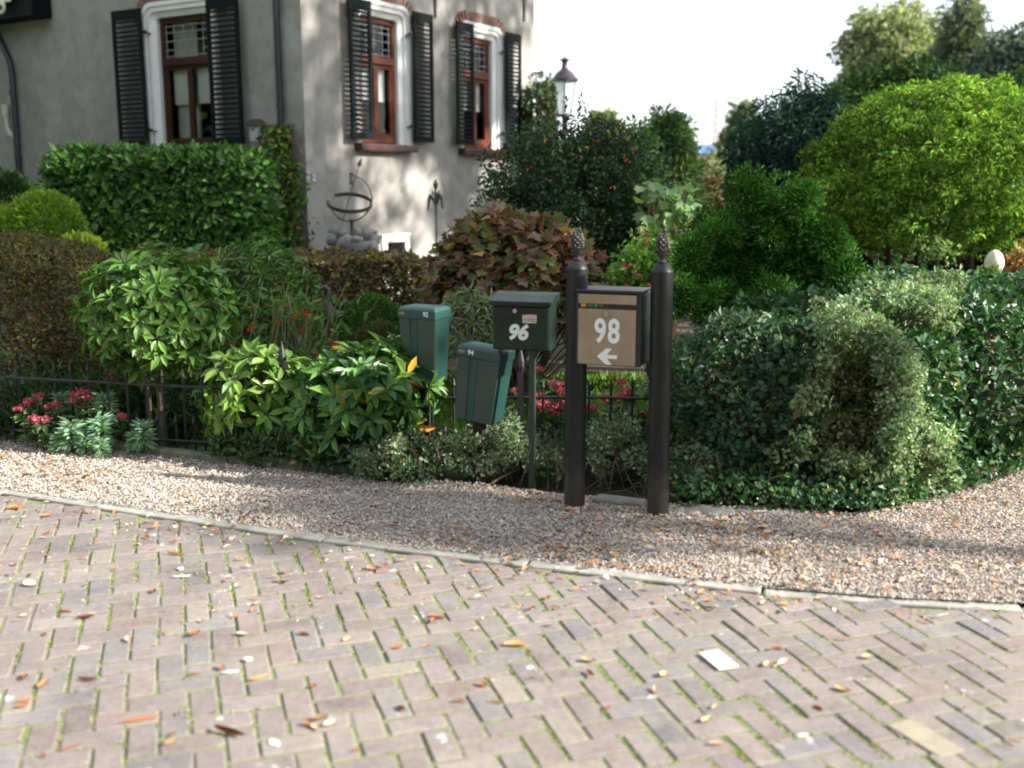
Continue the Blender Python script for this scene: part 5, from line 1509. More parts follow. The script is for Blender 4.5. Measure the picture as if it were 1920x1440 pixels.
# dark blue green conifer with drooping tips
tree('dark_conifer', 'dark blue green conifer with drooping sprays left of the clipped dome', (1374, 152, 1600, 520), 11.2, 200, 150, (.06, .12), .20, [(.020, .045, .035, 4), (.03, .06, .045, 3), (.06, .11, .075, 1)], .21, mat=CONIFER, trunk=.09, hollow=.45, droop=.45, cj=.3, kw=dict(out=.7, ran=.6))
# clipped yew dome on several stems
c, rx, rz = px_box(1514, 158, 2030, 520, 10.2)
yew = thing('clipped_dome_tree', 'large clipped yellow green dome tree on dark bare stems at the right', 'tree', (c[0], 10.2, 0))
P, N = dirs_ball(1750, (1, 1, 1), -.72); P = P * np.array((rx, rx * .85, rz * 1.04)) * (rng.uniform(.80, 1.0, (len(P), 1)) * (1 + .06 * wob(P, 7)[:, None])) + c
YEW = [(.14, .23, .035, 4), (.10, .18, .03, 3), (.21, .30, .05, 2), (.055, .11, .025, 2)]
clumps(yew, list(P), .085, 34, (.035, .07), .34, YEW, 'fold', CONIFER, name='crown', cj=.30, out=.6, ran=.5, up=-.1, squash=.45, upn=.9)
P3, N3 = dirs_ball(6500, (rx * .74, rx * .66, rz * .78), -.66); Q = P3 * rng.uniform(.55, 1, (len(P3), 1)) + c
foliage(yew, Q, N3, sizes(len(Q), .05, .10), .4, palette(len(Q), YEW), 'fold', CONIFER, name='inner_foliage')
for px in (1655, 1715, 1770, 1822, 1868):
    a = D(px, 520, 10.2 + rnd.uniform(-.25, .35))
    MB().tube([(a[0], a[1], -.05), (a[0] + rnd.gauss(0, .03), a[1], .55), (c[0] + (a[0] - c[0]) * .9, a[1], c[2])], [.04, .036, .02], 8).build('trunk', DARKBARK, yew, smooth=True)
# undergrowth behind and below the dome
for k, (x0, x1, y0, Y, lab) in enumerate(((1560, 1720, 395, 12.6, 'dark undergrowth shrub behind the left stems of the dome tree'), (1700, 1850, 400, 12.9, 'dark undergrowth shrub behind the middle stems of the dome tree'), (1830, 2010, 385, 12.4, 'dark undergrowth shrub behind the right stems of the dome tree'))):
    tree('undergrowth_shrub', lab, (x0, y0, x1, 600), Y, 90, 150, (.07, .13), .5, [(.02, .04, .016, 3), (.03, .055, .02, 2), (.05, .04, .022, 1)], .26, trunk=.03, hollow=.15, cat='shrub')
tree('lit_seedling', 'young leafy branch catching sun under the dome tree', (1722, 440, 1795, 492), 9.2, 8, 26, (.04, .07), .5, [(.13, .2, .06, 3), (.09, .15, .04, 2)], .10, trunk=.012, hollow=.1, cat='shrub')
# bright green cypress
c, rx, rz = px_box(1248, 352, 1604, 690, 7.5)
cyp = thing('bright_cypress', 'bushy bright green dwarf cypress right of the posts', 'conifer', (c[0], 7.5, 0))
lob = []
for _ in range(330):
    d = runit(1)[0]
    if d[2] < -.8: continue
    k = rnd.uniform(.55, 1.0) * (.93 + .13 * math.sin(6 * math.atan2(d[2], d[0]) + 1.2 * d[1]) + .09 * math.sin(13 * d[0] + 9 * d[2] + 5 * d[1]))
    lob.append(c + d * k * .90 * np.array((rx, rx * .8, rz)) + np.array((0, 0, .10 * max(0, 1 - abs(d[0]) * 1.6) * d[2])))
for px, py, rr in ((1405, 352, .10), (1425, 395, .12), (1490, 358, .09), (1500, 400, .12), (1345, 418, .11), (1300, 470, .11), (1555, 428, .10), (1585, 500, .10), (1450, 440, .14), (1380, 480, .14), (1520, 490, .14), (1572, 570, .11), (1440, 540, .14), (1275, 540, .10), (1340, 560, .13)):
    q = D(px, py + 14, rnd.uniform(6.85, 7.25))
    for _ in range(9): lob.append(q + runit(1)[0] * rnd.uniform(.2, 1) * rr * np.array((1, 1, 1.15)))
CY = [(.045, .125, .022, 4), (.065, .165, .028, 3), (.03, .085, .018, 3), (.12, .24, .04, 1.2)]
# fan sprays: short overlapping leaves that point up and out of each lobe
clumps(cyp, lob, .095, 250, (.022, .042), .42, CY, 'fold', CONIFER, name='crown', cj=.32, out=.9, ran=.35, up=.25, squash=1.0)
P3, N3 = dirs_ball(2600, (rx * .8, rx * .62, rz * .8), -.9); Q = P3 * rng.uniform(.4, 1, (len(P3), 1)) + c
foliage(cyp, Q, N3, sizes(len(Q), .06, .11), .4, palette(len(Q), CY) * .9, 'fold', CONIFER, name='inner_foliage')
MB().tube([(c[0], 7.5, -.05), (c[0], 7.5, c[2] + rz * .5)], [.06, .02], 8).build('trunk', BARK, cyp)
stems(cyp, (c[0], 7.5, .15), lob[:60], .012, .004)
# tall background trees
SOFT = [(.19, .22, .12, 3), (.23, .26, .14, 2), (.15, .17, .095, 2), (.28, .28, .17, 1)]
tree('birch_tree', 'tall pale grey green birch, leftmost of the far tall trees', (1574, -4, 1735, 330), 24, 210, 150, (.10, .2), .42, SOFT, .38, trunk=.16, hollow=.3, droop=.5, cj=.15)
tree('birch_tree', 'pale green birch between the leftmost birch and the ragged conifer', (1665, 22, 1800, 330), 25, 160, 150, (.10, .2), .42, SOFT, .38, trunk=.16, hollow=.3, droop=.4, cj=.15)
tree('ragged_conifer', 'ragged tall far conifer with a nodding tip behind the dome tree', (1715, -4, 1880, 360), 22, 210, 140, (.10, .22), .2, [(.13, .16, .11, 3), (.16, .19, .12, 2), (.10, .13, .085, 2)], .34, mat=CONIFER, trunk=.15, hollow=.3, shape='cone', droop=.3)
tree('tall_tree', 'blue green tall tree at the upper right picture edge', (1795, 36, 2030, 330), 21, 230, 150, (.10, .2), .42, [(.10, .135, .11, 3), (.13, .17, .13, 2), (.08, .11, .085, 2)], .38, trunk=.16, hollow=.3)
tree('dark_yew', 'dark green yew mass rising between the dome tree and the far tall trees', (1560, 118, 1800, 400), 15, 170, 150, (.08, .15), .3, [(.03, .065, .02, 3), (.05, .095, .03, 2), (.02, .045, .015, 2)], .32, mat=CONIFER, trunk=.12, hollow=.3, shape='round')
tree('dark_yew', 'dark green yew behind the right shoulder of the dome tree', (1740, 150, 2010, 420), 14, 170, 150, (.08, .15), .3, [(.03, .065, .02, 3), (.05, .095, .03, 2), (.02, .045, .015, 2), (.08, .05, .025, .4)], .32, mat=CONIFER, trunk=.12, hollow=.3)
# trees outside the picture whose crowns dapple the villa and shade the garden
def shade_tree(c, half, ncl, rc, per, leaf, label):
    t = thing('unseen_tree', label, 'tree', (c[0], c[1], 0))
    cs_ = [np.array(c) + runit(1)[0] * rnd.uniform(.3, 1) * np.array(half) for _ in range(ncl)]
    clumps(t, cs_, rc, per, leaf, .6, [(.06, .11, .03, 3), (.08, .14, .04, 2)], 'fold', LEAF, name='crown')
    MB().tube([(c[0], c[1], -.1), (c[0] + .1, c[1], c[2] * .5), (c[0], c[1], c[2] + half[2] * .6)], [.18, .14, .04], 9).build('trunk', BARK, t, smooth=True)
    mb = MB()
    for q in cs_[:30]: mb.tube([(c[0], c[1], c[2] - half[2] * .7), tuple((np.array(c) + q) / 2), tuple(q)], [.05, .03, .01], 5, cap=False)
    mb.build('limbs', BARK, t)
for k, (cc, hf, ncl, lab) in enumerate((((14.0, 1.5, 8.35), (1.1, .50, .62), 22, 'slim low crowned tree right of the picture that throws the shade band on the gravel'),
                                     ((14.2, 3.5, 10.9), (1.8, 1.7, 2.7), 58, 'tall tree right of the picture, nearest the road, that shades the garden front'),
                                     ((14.0, 6.2, 11.2), (1.9, 1.9, 3.0), 70, 'tall tree right of the picture, second from the road, that shades the lawn'),
                                     ((14.4, 9.2, 11.8), (1.9, 2.0, 3.4), 62, 'tall tree right of the picture, third from the road, that dapples the villa corner'),
                                     ((14.2, 12.6, 12.3), (2.0, 2.2, 3.5), 60, 'tall tree right of the picture, furthest from the road, that dapples the villa windows'))):
    shade_tree(cc, hf, ncl, (.55 if cc[1] < 8 else .44) if hf[1] > 1 else .28, 60, (.16, .28) if hf[1] > 1 else (.1, .18), lab)

for k, (x_, y_) in enumerate(((-15, -6), (-10.5, -8.5), (-6, -9), (-1.5, -9.5), (3, -9), (7.5, -11), (12, -13))):  # unseen tree row added to cut sky light and darken window reflections
    shade_tree((x_, y_, 4.6), (2.9, 2.0, 4.5), 130, .85, 36, (.4, .7), ('dense tree across the road, first', 'dense tree across the road, second', 'dense tree across the road, third', 'dense tree across the road, fourth', 'dense tree across the road, fifth', 'dense tree across the road, sixth', 'dense tree across the road, seventh')[k] + ' of the unseen row added behind the camera')

for x_, y_, z_, lab in ((-12.5, 9.5, 4.0, 'dense tree left of the picture beside the road'), (-13.5, 13.5, 4.2, 'dense tree left of the picture beside the shaded villa wall')):
    shade_tree((x_, y_, z_), (2.2, 2.6, 4.2), 170, .8, 60, (.4, .7), lab)

# --- big mixed hedge at the right
e1h, e2h = np.array((.83, .55, 0)), np.array((-.55, .83, 0))
HA = math.atan2(.55, .83)
HED = [(.022, .060, .022, 4), (.035, .085, .03, 3), (.05, .11, .04, 2), (.10, .15, .08, .8), (.10, .11, .03, .4)]
t = thing('mixed_hedge', 'big rounded dark green hedge of glossy leaves beside the right post', 'hedge', (2.2, 6.3, 0))
hc = np.array((1.83, 5.10, 0)) + e1h * 1.45 + e2h * .88
hh = (1.55, .92, .485)
P, N = dirs_box(19000, hh, 3.6, (.8, 1.1, 1.6, .2, .1, 1.3)); P[:, 2] += hh[2]
P, N = rot2(P, HA), rot2(N, HA)
w_ = .09 * wob(P, 2.6)
Q = P * np.array((1, 1, 1)) + N * (w_ + rng.uniform(-.10, .02, len(P)))[:, None] + hc
loc = (Q - hc) @ np.stack((e1h, e2h, np.array((0, 0, 1.)))).T
Q[:, 2] *= 1 - .20 * np.clip((-loc[:, 0] - .3) / 1.2, 0, 1)
k = Q[:, 2] > .03; Q, N = Q[k], N[k]
foliage(t, Q, N, sizes(len(Q), .035, .075), .62, palette(len(Q), HED), 'oval', GLOSSY, out=.35, ran=.8, up=-.1, flat=.75)
stems(t, hc, [hc + (P[i] * .8) for i in rng.choice(len(P), 80)], .014, .005)
# left lower shoulder towards the posts
sh = thing('dark_hedge', 'dark shaded shoulder of ivy and privet between the right post and the pale variegated bush', 'hedge', (1.15, 5.75, 0))
c = np.array((1.36, 5.72, .40)); P, N = dirs_ball(9000, (.55, .48, .52), -.9)
Q = P * rng.uniform(.78, 1.03, (len(P), 1)) * (1 + .10 * wob(P, 5))[:, None] + c; k = (Q[:, 2] > .02); Q, N = Q[k], N[k]
foliage(sh, Q, N, sizes(len(Q), .03, .06), .62, palette(len(Q), [(.022, .055, .025, 4), (.035, .075, .03, 3), (.07, .11, .06, 1), (.09, .10, .03, .4)]), 'fold', GLOSSY, out=.35, ran=.8, flat=.75)
stems(sh, (c[0], c[1], 0), [c + P[i] * .9 for i in rng.choice(len(P), 60)], .010, .004)
ft = thing('ground_ivy', 'dark ivy leaves trailing on the ground under the front of the big hedge', 'ground cover', (1.4, 5.2, 0))
n = 3600; x = rng.uniform(.82, 2.9, n); y = on_line(EDGE, x) + rng.uniform(-.03, .40, n) ; Q = np.stack((x, y, np.abs(rng.normal(.05, .05, n)) + .02 + .35 * np.clip(y - on_line(EDGE, x) - .08, 0, 1)), 1)
foliage(ft, Q, np.tile((0, -.6, .8), (n, 1)) + .4 * runit(n), sizes(n, .025, .05), .65, palette(n, HED), 'fold', GLOSSY, flat=.8)
# variegated euonymus bush at the corner and a flush of it over the hedge top
VAR = [(.30, .36, .22, 4), (.20, .28, .15, 3), (.10, .17, .08, 3), (.42, .46, .32, 1.5), (.16, .13, .06, .8)]
def var_bush(label, c, half, n, hole=None, size=(.020, .040), name='variegated_bush', cols=VAR, amp=.10, lo=.75, zmin=-1, base=.02):
    t = thing(name, label, 'shrub', (c[0], c[1], 0))
    P, N = dirs_ball(n, half, zmin)
    Q = P * rng.uniform(lo, 1.03, (len(P), 1)) * (1 + amp * wob(P, 7))[:, None] + np.array(c)
    k = Q[:, 2] > base
    if hole is not None:
        k &= ~((np.linalg.norm((Q - np.array(hole[0])) / np.array(hole[1]), axis=1) < 1) & (rng.uniform(size=len(Q)) < .86))
    Q, N = Q[k], N[k]
    foliage(t, Q, N, sizes(len(Q), *size), .6, palette(len(Q), cols), 'fold', LEAF, out=.5, ran=.8, flat=.6)
    stems(t, (c[0], c[1], 0), [np.array(c) + P[i] * rnd.uniform(.6, .95) for i in rng.choice(len(P), 90)], .008, .003)
    return t
t = thing('variegated_bush', 'pale variegated bush with a bare twiggy hollow at the front corner of the big hedge', 'shrub', (1.72, 5.3, 0))
def along(px_pts, n, rad, Y0, Y1, per, cols, size):
    cs = []
    d = [0]
    for p_, q_ in zip(px_pts, px_pts[1:]): d.append(d[-1] + math.hypot(q_[0] - p_[0], q_[1] - p_[1]))
    for _ in range(n):
        u = rnd.random() * d[-1]
        px = np.interp(u, d, [q_[0] for q_ in px_pts]) + rnd.gauss(0, rad * 320); py = np.interp(u, d, [q_[1] for q_ in px_pts]) + rnd.gauss(0, rad * 320)
        p_ = D(px, py, rnd.uniform(Y0, Y1)); p_[2] = max(p_[2], .05)
        cs.append(p_)
    return cs
VAR = [(.20, .26, .16, 4), (.14, .21, .11, 3), (.08, .14, .065, 3), (.32, .37, .26, 1.6), (.14, .12, .06, .8)]
ridge = along([(1540, 615), (1600, 600), (1660, 640), (1692, 690), (1690, 760), (1672, 840), (1668, 930)], 95, .04, 5.08, 5.35, 0, VAR, 0)
clumps(t, ridge, .075, 105, (.018, .036), .6, VAR, 'fold', LEAF, name='foliage', cj=.2)
lower = []
for _ in range(120):
    px, py = rnd.uniform(1470, 1690), rnd.uniform(640, 965)
    if (px - 1575) / 1.0 < -40 - (py - 640) * .25 and py < 760: continue
    if ((px - 1600) / 55) ** 2 + ((py - 770) / 75) ** 2 < 1: continue
    p_ = D(px, py, rnd.uniform(5.12, 5.4)); p_[2] = max(p_[2], .05); lower.append(p_)
clumps(t, lower, .075, 90, (.018, .036), .6, [(.14, .19, .10, 3), (.09, .14, .065, 3), (.22, .26, .16, 1), (.13, .10, .05, 1)], 'fold', LEAF, name='lower_foliage', cj=.3)
hol = [D(rnd.uniform(1530, 1680), rnd.uniform(670, 870), rnd.uniform(5.25, 5.5)) for _ in range(95)]
stems(t, (1.72, 5.40, .02), hol[:38] + ridge[:20], .005, .0018, plain('bare_brown_twig', (.13, .09, .055), .9, vary=.4))
clumps(t, hol, .075, 55, (.018, .034), .6, [(.11, .10, .045, 3), (.12, .14, .07, 3), (.16, .11, .06, 1)], 'fold', LEAF, name='sparse_leaves')
t = thing('variegated_bush', 'low pale variegated tuft at the foot of the big hedge right of the hollow bush', 'shrub', (2.05, 5.4, 0))
tuft = along([(1710, 760), (1745, 820), (1770, 880), (1735, 930)], 40, .05, 5.2, 5.5, 0, VAR, 0)
clumps(t, tuft, .065, 80, (.020, .040), .6, VAR, 'fold', LEAF, name='foliage', cj=.2)
stems(t, (2.05, 5.42, 0), tuft[:25], .006, .0025)
t = thing('variegated_bush', 'drift of pale variegated leaves lying over the top of the big hedge', 'shrub', (2.0, 5.8, 0))
drift = along([(1570, 640), (1600, 580), (1660, 562), (1740, 560), (1770, 590)], 60, .05, 5.45, 5.9, 0, VAR, 0) + along([(1700, 545), (1790, 535)], 24, .03, 5.9, 6.3, 0, VAR, 0)
clumps(t, drift, .075, 75, (.020, .040), .6, VAR, 'fold', LEAF, name='foliage', cj=.2)
stems(t, (2.0, 5.9, .2), drift[:30], .007, .0025)
# low euonymus under the boxes
LOWV = [(.12, .17, .10, 3), (.17, .21, .13, 3), (.07, .11, .055, 3), (.28, .32, .22, 1), (.12, .09, .05, 1)]
for k, (px0, px1, py0, Y, n, lab) in enumerate(((705, 872, 792, 5.78, 5200, 'low grey green variegated shrub left of the slanted wooden post'), (868, 1062, 778, 5.78, 6200, 'low grey green variegated shrub between the slanted post and the left round post'), (1092, 1226, 770, 5.75, 4600, 'low variegated shrub behind the gap of the two round posts'), (1246, 1360, 790, 5.55, 3600, 'low variegated shrub behind the foot of the right round post'), (1085, 1232, 690, 6.7, 3600, 'variegated bush behind the railings seen below the 98 box'))):
    c, rx, rz = px_box(px0, py0, px1, 990, Y)
    h = c[2] + rz
    t = thing('euonymus_shrub', lab, 'shrub', (c[0], Y, 0))
    cs_ = []
    for _ in range(n // 75):
        x_ = c[0] + rx * 1.12 * rnd.uniform(-1, 1); y_ = Y + rnd.uniform(-.26, .22)
        hh_ = h * (.80 + .28 * math.sin(x_ * 9 + k) * math.sin(x_ * 17 + 2 * k)) * (1 - .25 * ((x_ - c[0]) / rx) ** 4 * .5)
        z_ = hh_ * rnd.uniform(.35, 1.0) ** .7 - .05
        cs_.append((x_, y_ + .10 * (z_ / max(h, .1) - .5), max(z_, .05)))
    clumps(t, cs_, .072, 72, (.018, .036), .6, LOWV, 'fold', LEAF, name='foliage', cj=.25)
    stems(t, (c[0], Y, 0), cs_[:40], .006, .002)
# bare litter twigs under those shrubs
t = thing('bare_twigs', 'tangle of bare brown twigs under the low shrubs behind the posts', 'twigs', (.3, 5.5, 0))
mb = MB()
for _ in range(150):
    x_ = rnd.uniform(-.55, 1.35); y_ = on_line(EDGE, x_) + rnd.uniform(.03, .4)
    a = rnd.uniform(0, 6.28); l = rnd.uniform(.1, .32); zt = rnd.uniform(.05, .26)
    mb.tube([(x_, y_, 0), (x_ + math.cos(a) * l * .5, y_ + math.sin(a) * l * .25, zt), (x_ + math.cos(a) * l, y_ + math.sin(a) * l * .4, zt * rnd.uniform(.5, 1.4))], [.003, .0022, .001], 4, cap=False)
mb.build('twigs', plain('dull_twig', (.085, .058, .040), .9, vary=.4), t)
tw = MB().tube([G(912, 912), D(940, 895, 5.6), D(978, 876, 5.75)], [.007, .006, .004], 5).build('dry_stick', plain('dry_stick', (.34, .26, .17), .9), None)
tag(tw, 'pale dry stick leaning out from under the shrub beside the slanted post', 'stick')
# dark ivy carpet left of the yellowing rhododendron
t = thing('ground_ivy', 'dark ivy and weeds spilling over the edging below the rhododendrons', 'ground cover', (-1.2, 5.95, 0))
n = 5200; x = rng.uniform(-1.75, -.45, n); y = on_line(EDGE, x) + rng.uniform(-.03, .42, n); Q = np.stack((x, y, np.abs(rng.normal(.07, .06, n)) + .02 + .05 * wob(np.stack((x, y, x * 0), 1), 6)), 1)
foliage(t, Q, np.tile((0, -.4, .9), (n, 1)) + .4 * runit(n), sizes(n, .025, .055), .6, palette(n, [(.03, .06, .022, 4), (.05, .085, .03, 2), (.09, .13, .06, 1), (.14, .09, .04, .4)]), 'fold', GLOSSY, flat=.8)
n = 260; x = rng.uniform(-1.75, -1.15, n); P = np.stack((x, on_line(EDGE, x) + rng.uniform(.05, .3, n), np.zeros(n)), 1)
V, T, C = leaves_arrays(P - org(t), np.array((0, 0, 1.0)) + .35 * runit(n), runit(n), sizes(n, .18, .34), .055, palette(n, [(.07, .13, .06, 2), (.10, .16, .08, 1)]), 'blade')
link('strap_leaves', npmesh('strap_leaves', V, T, LEAF, C), t)

# --- euphorbia and stonecrop at the left
EUP = [(.19, .30, .21, 3), (.25, .36, .25, 2), (.13, .22, .14, 2)]
def euphorbia(label, heads, Y, group):
    t = thing('blue_spurge', label, 'perennial', (heads[0][0][0], Y, 0), group=group)
    for (p, r_) in heads:
        n = 120
        k = rng.uniform(0, 1, n); a = rng.uniform(0, 6.28, n)
        Q = np.stack((p[0] + .006 * np.cos(a), p[1] + .006 * np.sin(a), p[2] - r_ * 1.6 * k + r_ * .4), 1)
        d = np.stack((np.cos(a), np.sin(a), .65 - 1.0 * k), 1)
        me = leaf_mesh('leaf_whorl', Q, unit(d), unit(np.array((0, 0, 1.0)) + .2 * runit(n)), sizes(n, r_ * .75, r_ * 1.1), .15, palette(n, EUP), 'fold', LEAF, org(t)); link('leaf_whorl', me, t)
        MB().tube([(p[0] + rnd.gauss(0, .03), p[1] + .05, 0), (p[0], p[1], p[2])], [.006, .004], 5).build('stem', STEM, t)
    return t
def hd(px, py, Y, r_): return (D(px, py, Y), r_ * Y / F_PX)
euphorbia('blue green bottlebrush spurge with the tallest plumes between the pink stonecrops', [hd(118, 750, 6.4, 24), hd(196, 757, 6.35, 30), hd(190, 800, 6.2, 30), hd(134, 806, 6.2, 30), hd(112, 822, 6.2, 22), hd(160, 825, 6.15, 22), hd(191, 832, 6.08, 17)], 6.3, None)
euphorbia('single blue green spurge plume close left of the bare trunk', [hd(268, 808, 6.12, 26), hd(250, 822, 6.15, 18)], 6.12, None)
euphorbia('blue green spurge behind the railings right of the bare trunk', [hd(375, 740, 6.7, 22), hd(345, 752, 6.7, 20), hd(320, 735, 6.8, 18)], 6.7, None)
SED = [(.46, .11, .15, 3), (.54, .16, .20, 2), (.36, .075, .11, 2)]
SEDP = [(.62, .16, .18, 3), (.55, .11, .14, 2)]
def sedum(label, heads, Y, cols, zbase=0.0, leaf=True):
    t = thing('stonecrop', label, 'flowers', (heads[0][0][0], Y, 0))
    for p, r_ in heads:
        n = 70
        a = rng.uniform(0, 6.28, n); rr = np.sqrt(rng.uniform(0, 1, n)) * r_
        Q = np.stack((p[0] + rr * np.cos(a), p[1] + rr * np.sin(a), p[2] + .25 * r_ * (1 - (rr / r_) ** 2) + rng.normal(0, .006, n)), 1)
        V, T, C = leaves_arrays(Q - org(t), unit(runit(n) + np.array((0, 0, .6))), runit(n), sizes(n, .014, .026), .9, palette(n, cols), 'fold')
        link('flower_head', npmesh('flower_head', V, T, PETAL, C), t)
        b_ = np.array((p[0] + rnd.gauss(0, .03), p[1] + .04, 0))
        MB().tube([b_, (p[0], p[1], p[2])], [.005, .004], 5).build('stem', STEM, t)
        if leaf:
            m_ = 26; f = rng.uniform(.15, .92, m_)
            Q = b_ + (p - b_) * f[:, None]; d = runit(m_); d[:, 2] = np.abs(d[:, 2]) * .4
            me = leaf_mesh('stem_leaves', Q, d, unit(np.array((0, 0, 1.0)) + .4 * runit(m_)), sizes(m_, .05, .085), .5, palette(m_, [(.08, .14, .06, 2), (.11, .18, .08, 1)]), 'oval', LEAF, org(t)); link('stem_leaves', me, t)
    return t
def fh(px, py, Y, r_): return (D(px, py, Y), r_ * Y / F_PX)
sedum('dark pink stonecrop with the largest flower heads at the far left of the garden front', [fh(150, 738, 6.3, 15), fh(140, 752, 6.28, 10), fh(163, 749, 6.3, 8), fh(38, 768, 6.3, 11), fh(56, 755, 6.32, 10), fh(72, 745, 6.32, 9), fh(62, 786, 6.25, 9), fh(80, 790, 6.22, 16), fh(92, 764, 6.3, 9), fh(106, 762, 6.3, 10)], 6.3, SED)
sedum('single dark pink stonecrop head left of the bare trunk', [fh(227, 782, 6.25, 9)], 6.25, SED)
sedum('dull pink stonecrop in the shade behind the railings', [fh(217, 710, 6.7, 11), fh(215, 696, 6.75, 6)], 6.7, SED)
sedum('cluster of deep red stonecrop heads between the thin green post and left round post', [fh(1040, 722, 6.15, 13), fh(1052, 735, 6.15, 9), fh(1013, 740, 6.15, 8), fh(1018, 758, 6.12, 14), fh(1038, 765, 6.12, 14), fh(1008, 768, 6.1, 11), fh(1050, 760, 6.12, 12), fh(1040, 777, 6.1, 9), fh(1095, 762, 6.12, 8), fh(1110, 768, 6.1, 10)], 6.15, SED)
sedum('light pink stonecrop heads seen through the gap of the two round posts', [fh(1176, 736, 6.1, 11), fh(1168, 743, 6.1, 12), fh(1145, 748, 6.1, 9), fh(1132, 748, 6.1, 7), fh(1165, 719, 6.2, 8), fh(1208, 778, 6.1, 7)], 6.1, SEDP)
sedum('pink stonecrop head standing just right of the right round post', [fh(1289, 690, 6.1, 15), fh(1318, 702, 6.1, 10), fh(1264, 716, 6.05, 7)], 6.1, [(.50, .07, .13, 3), (.60, .12, .18, 2)])
sedum('small red stonecrop heads between the 94 box and the thin green post', [fh(965, 734, 6.3, 7), fh(975, 804, 6.0, 6), fh(960, 806, 6.0, 5), fh(1008, 694, 6.6, 8)], 6.3, SED)
# ferns and border plants deep in the bed, low mass
t = thing('border_plants', 'mixed low border plants in the shade behind the left railings', 'perennials', (-2.3, 6.8, 0))
n = 3000; x = rng.uniform(-3.3, -1.9, n); y = rng.uniform(6.45, 7.1, n); Q = np.stack((x, y, np.abs(rng.normal(.10, .14, n))), 1)
foliage(t, Q, runit(n) + (0, 0, .6), sizes(n, .06, .15), .16, palette(n, [(.035, .07, .025, 3), (.055, .10, .035, 2), (.02, .05, .02, 2)]), 'fold', LEAF, up=.25)
t = thing('leafy_herb', 'broad light green leaves behind the railings in the gap of the two posts', 'perennial', (D(1195, 770, 6.3)[0], 6.3, 0))
n = 160; Q = np.array([D(rnd.uniform(1100, 1240), rnd.uniform(745, 830), 6.3 + rnd.uniform(-.15, .2)) for _ in range(n)])
foliage(t, Q, runit(n) + (0, -.2, .7), sizes(n, .08, .15), .5, palette(n, [(.10, .20, .04, 3), (.16, .26, .07, 1)]), 'oval', LEAF, up=.2)
stems(t, (Q[:, 0].mean(), 6.3, 0), list(Q[:30]), .004, .002, STEM)

# --- right edge: pale ornament, moss dome, rusty shrub behind the hedge
STO = plain('pale_ornament', (.55, .53, .36), .7, vary=.2)
p = D(1864, 497, 8.3); s8 = 8.3 / F_PX
t = thing('garden_ornament', 'pale rounded garden ornament showing over the right end of the big hedge', 'ornament', (p[0], 8.3, 0))
MB().lathe([(9 * s8, -.9), (9 * s8, 0), (13 * s8, .02), (18 * s8, .07), (17 * s8, .12), (12 * s8, .17), (5 * s8, .195), (.5 * s8, .20)], (p[0], 8.3, p[2] - .08), 18).build('rounded_top', STO, t, smooth=True)
MB().lathe([(14 * s8, 0), (12 * s8, .1), (10 * s8, p[2] - .9)], (p[0], 8.3, -.02), 14).build('foot', STO, t, smooth=True)
ball_conifer((1818, 502, 1882, 620), 7.9, 'small green dome shrub in front of the pale ornament', 1600, [(.12, .18, .06, 2), (.09, .14, .05, 2)], name='clipped_dome', cat='topiary', leaf=(.03, .05), wd=.5)
tree('russet_shrub', 'russet leaved shrub right of the pale ornament', (1876, 462, 1960, 620), 8.4, 26, 90, (.05, .09), .5, [(.25, .13, .06, 3), (.18, .10, .05, 2), (.16, .18, .06, 1)], .13, trunk=.02, hollow=.1, cat='shrub')

# ================================================================== LITTER ON THE ROAD AND GRAVEL
def curled_leaf(L, Wd, curl, fold):
    """a dry leaf rolled along its midrib and bent along its length"""
    mb = MB(); n = 7; rows = []
    for i in range(n + 1):
        t = i / n; w = Wd * math.sin(math.pi * min(1, .08 + .92 * t)) ** .7 * (1 if t < .95 else .4)
        z = curl * L * (4 * (t - .5) ** 2 - .1)
        row = []
        for a in (-1, -.5, 0, .5, 1):
            row.append(((t - .5) * L, a * w * .5 * math.cos(fold * abs(a)), max(z, 0) + abs(a) * w * .5 * math.sin(fold * abs(a)) + .001))
        rows.append(row)
    for i in range(n):
        b = len(mb.V)
        mb.add(rows[i] + rows[i + 1], [(k, k + 1, 5 + k + 1, 5 + k) for k in range(4)])
    return mb
DL = [curled_leaf(1, .30, .10, 1.1).mesh('fallen_leaf', DRYLEAF, smooth=True), curled_leaf(1, .45, .06, .8).mesh('fallen_leaf', DRYLEAF, smooth=True), curled_leaf(1, .62, .14, .6).mesh('fallen_leaf', DRYLEAF, smooth=True), curled_leaf(1, .16, .06, 1.3).mesh('fallen_leaf', DRYLEAF, smooth=True)]
BRN = [(.36, .15, .06, 3), (.30, .11, .05, 3), (.42, .22, .10, 2), (.24, .09, .04, 1.5), (.5, .36, .2, 1.5)]
PAL = [(.48, .37, .25, 3), (.44, .31, .19, 2), (.52, .44, .32, 2)]
def fallen(px, py, L, k, ang, cols, label, group='fallen leaves on the brick road', on=None):
    g = G(px, py)
    o = link('fallen_leaf', DL[k]); o.location = (g[0], g[1], .004); o.rotation_euler = (rnd.gauss(0, .12), rnd.gauss(0, .1), ang); o.scale = (L, L, L)
    c = palette(1, cols)[0]; o.color = (*c, 1)
    return tag(o, label, 'leaf', group)
fallen(432, 1378, .115, 0, R(-25), [(.22, .085, .045)], 'dark curled brown leaf casting a shadow near the bottom left')
fallen(268, 1352, .120, 3, R(24), [(.48, .20, .08)], 'long orange brown leaf, slanting, left of the dark curled leaf')
fallen(135, 1404, .080, 3, R(20), [(.34, .15, .08)], 'thin dull brown leaf in the bottom left corner')
fallen(165, 1278, .075, 0, R(-14), [(.34, .12, .05)], 'reddish brown curled leaf at the left with a small pale scrap beside it')
fallen(488, 1274, .070, 0, R(38), [(.48, .23, .11)], 'tan leaf slanting up between the two white stained bricks')
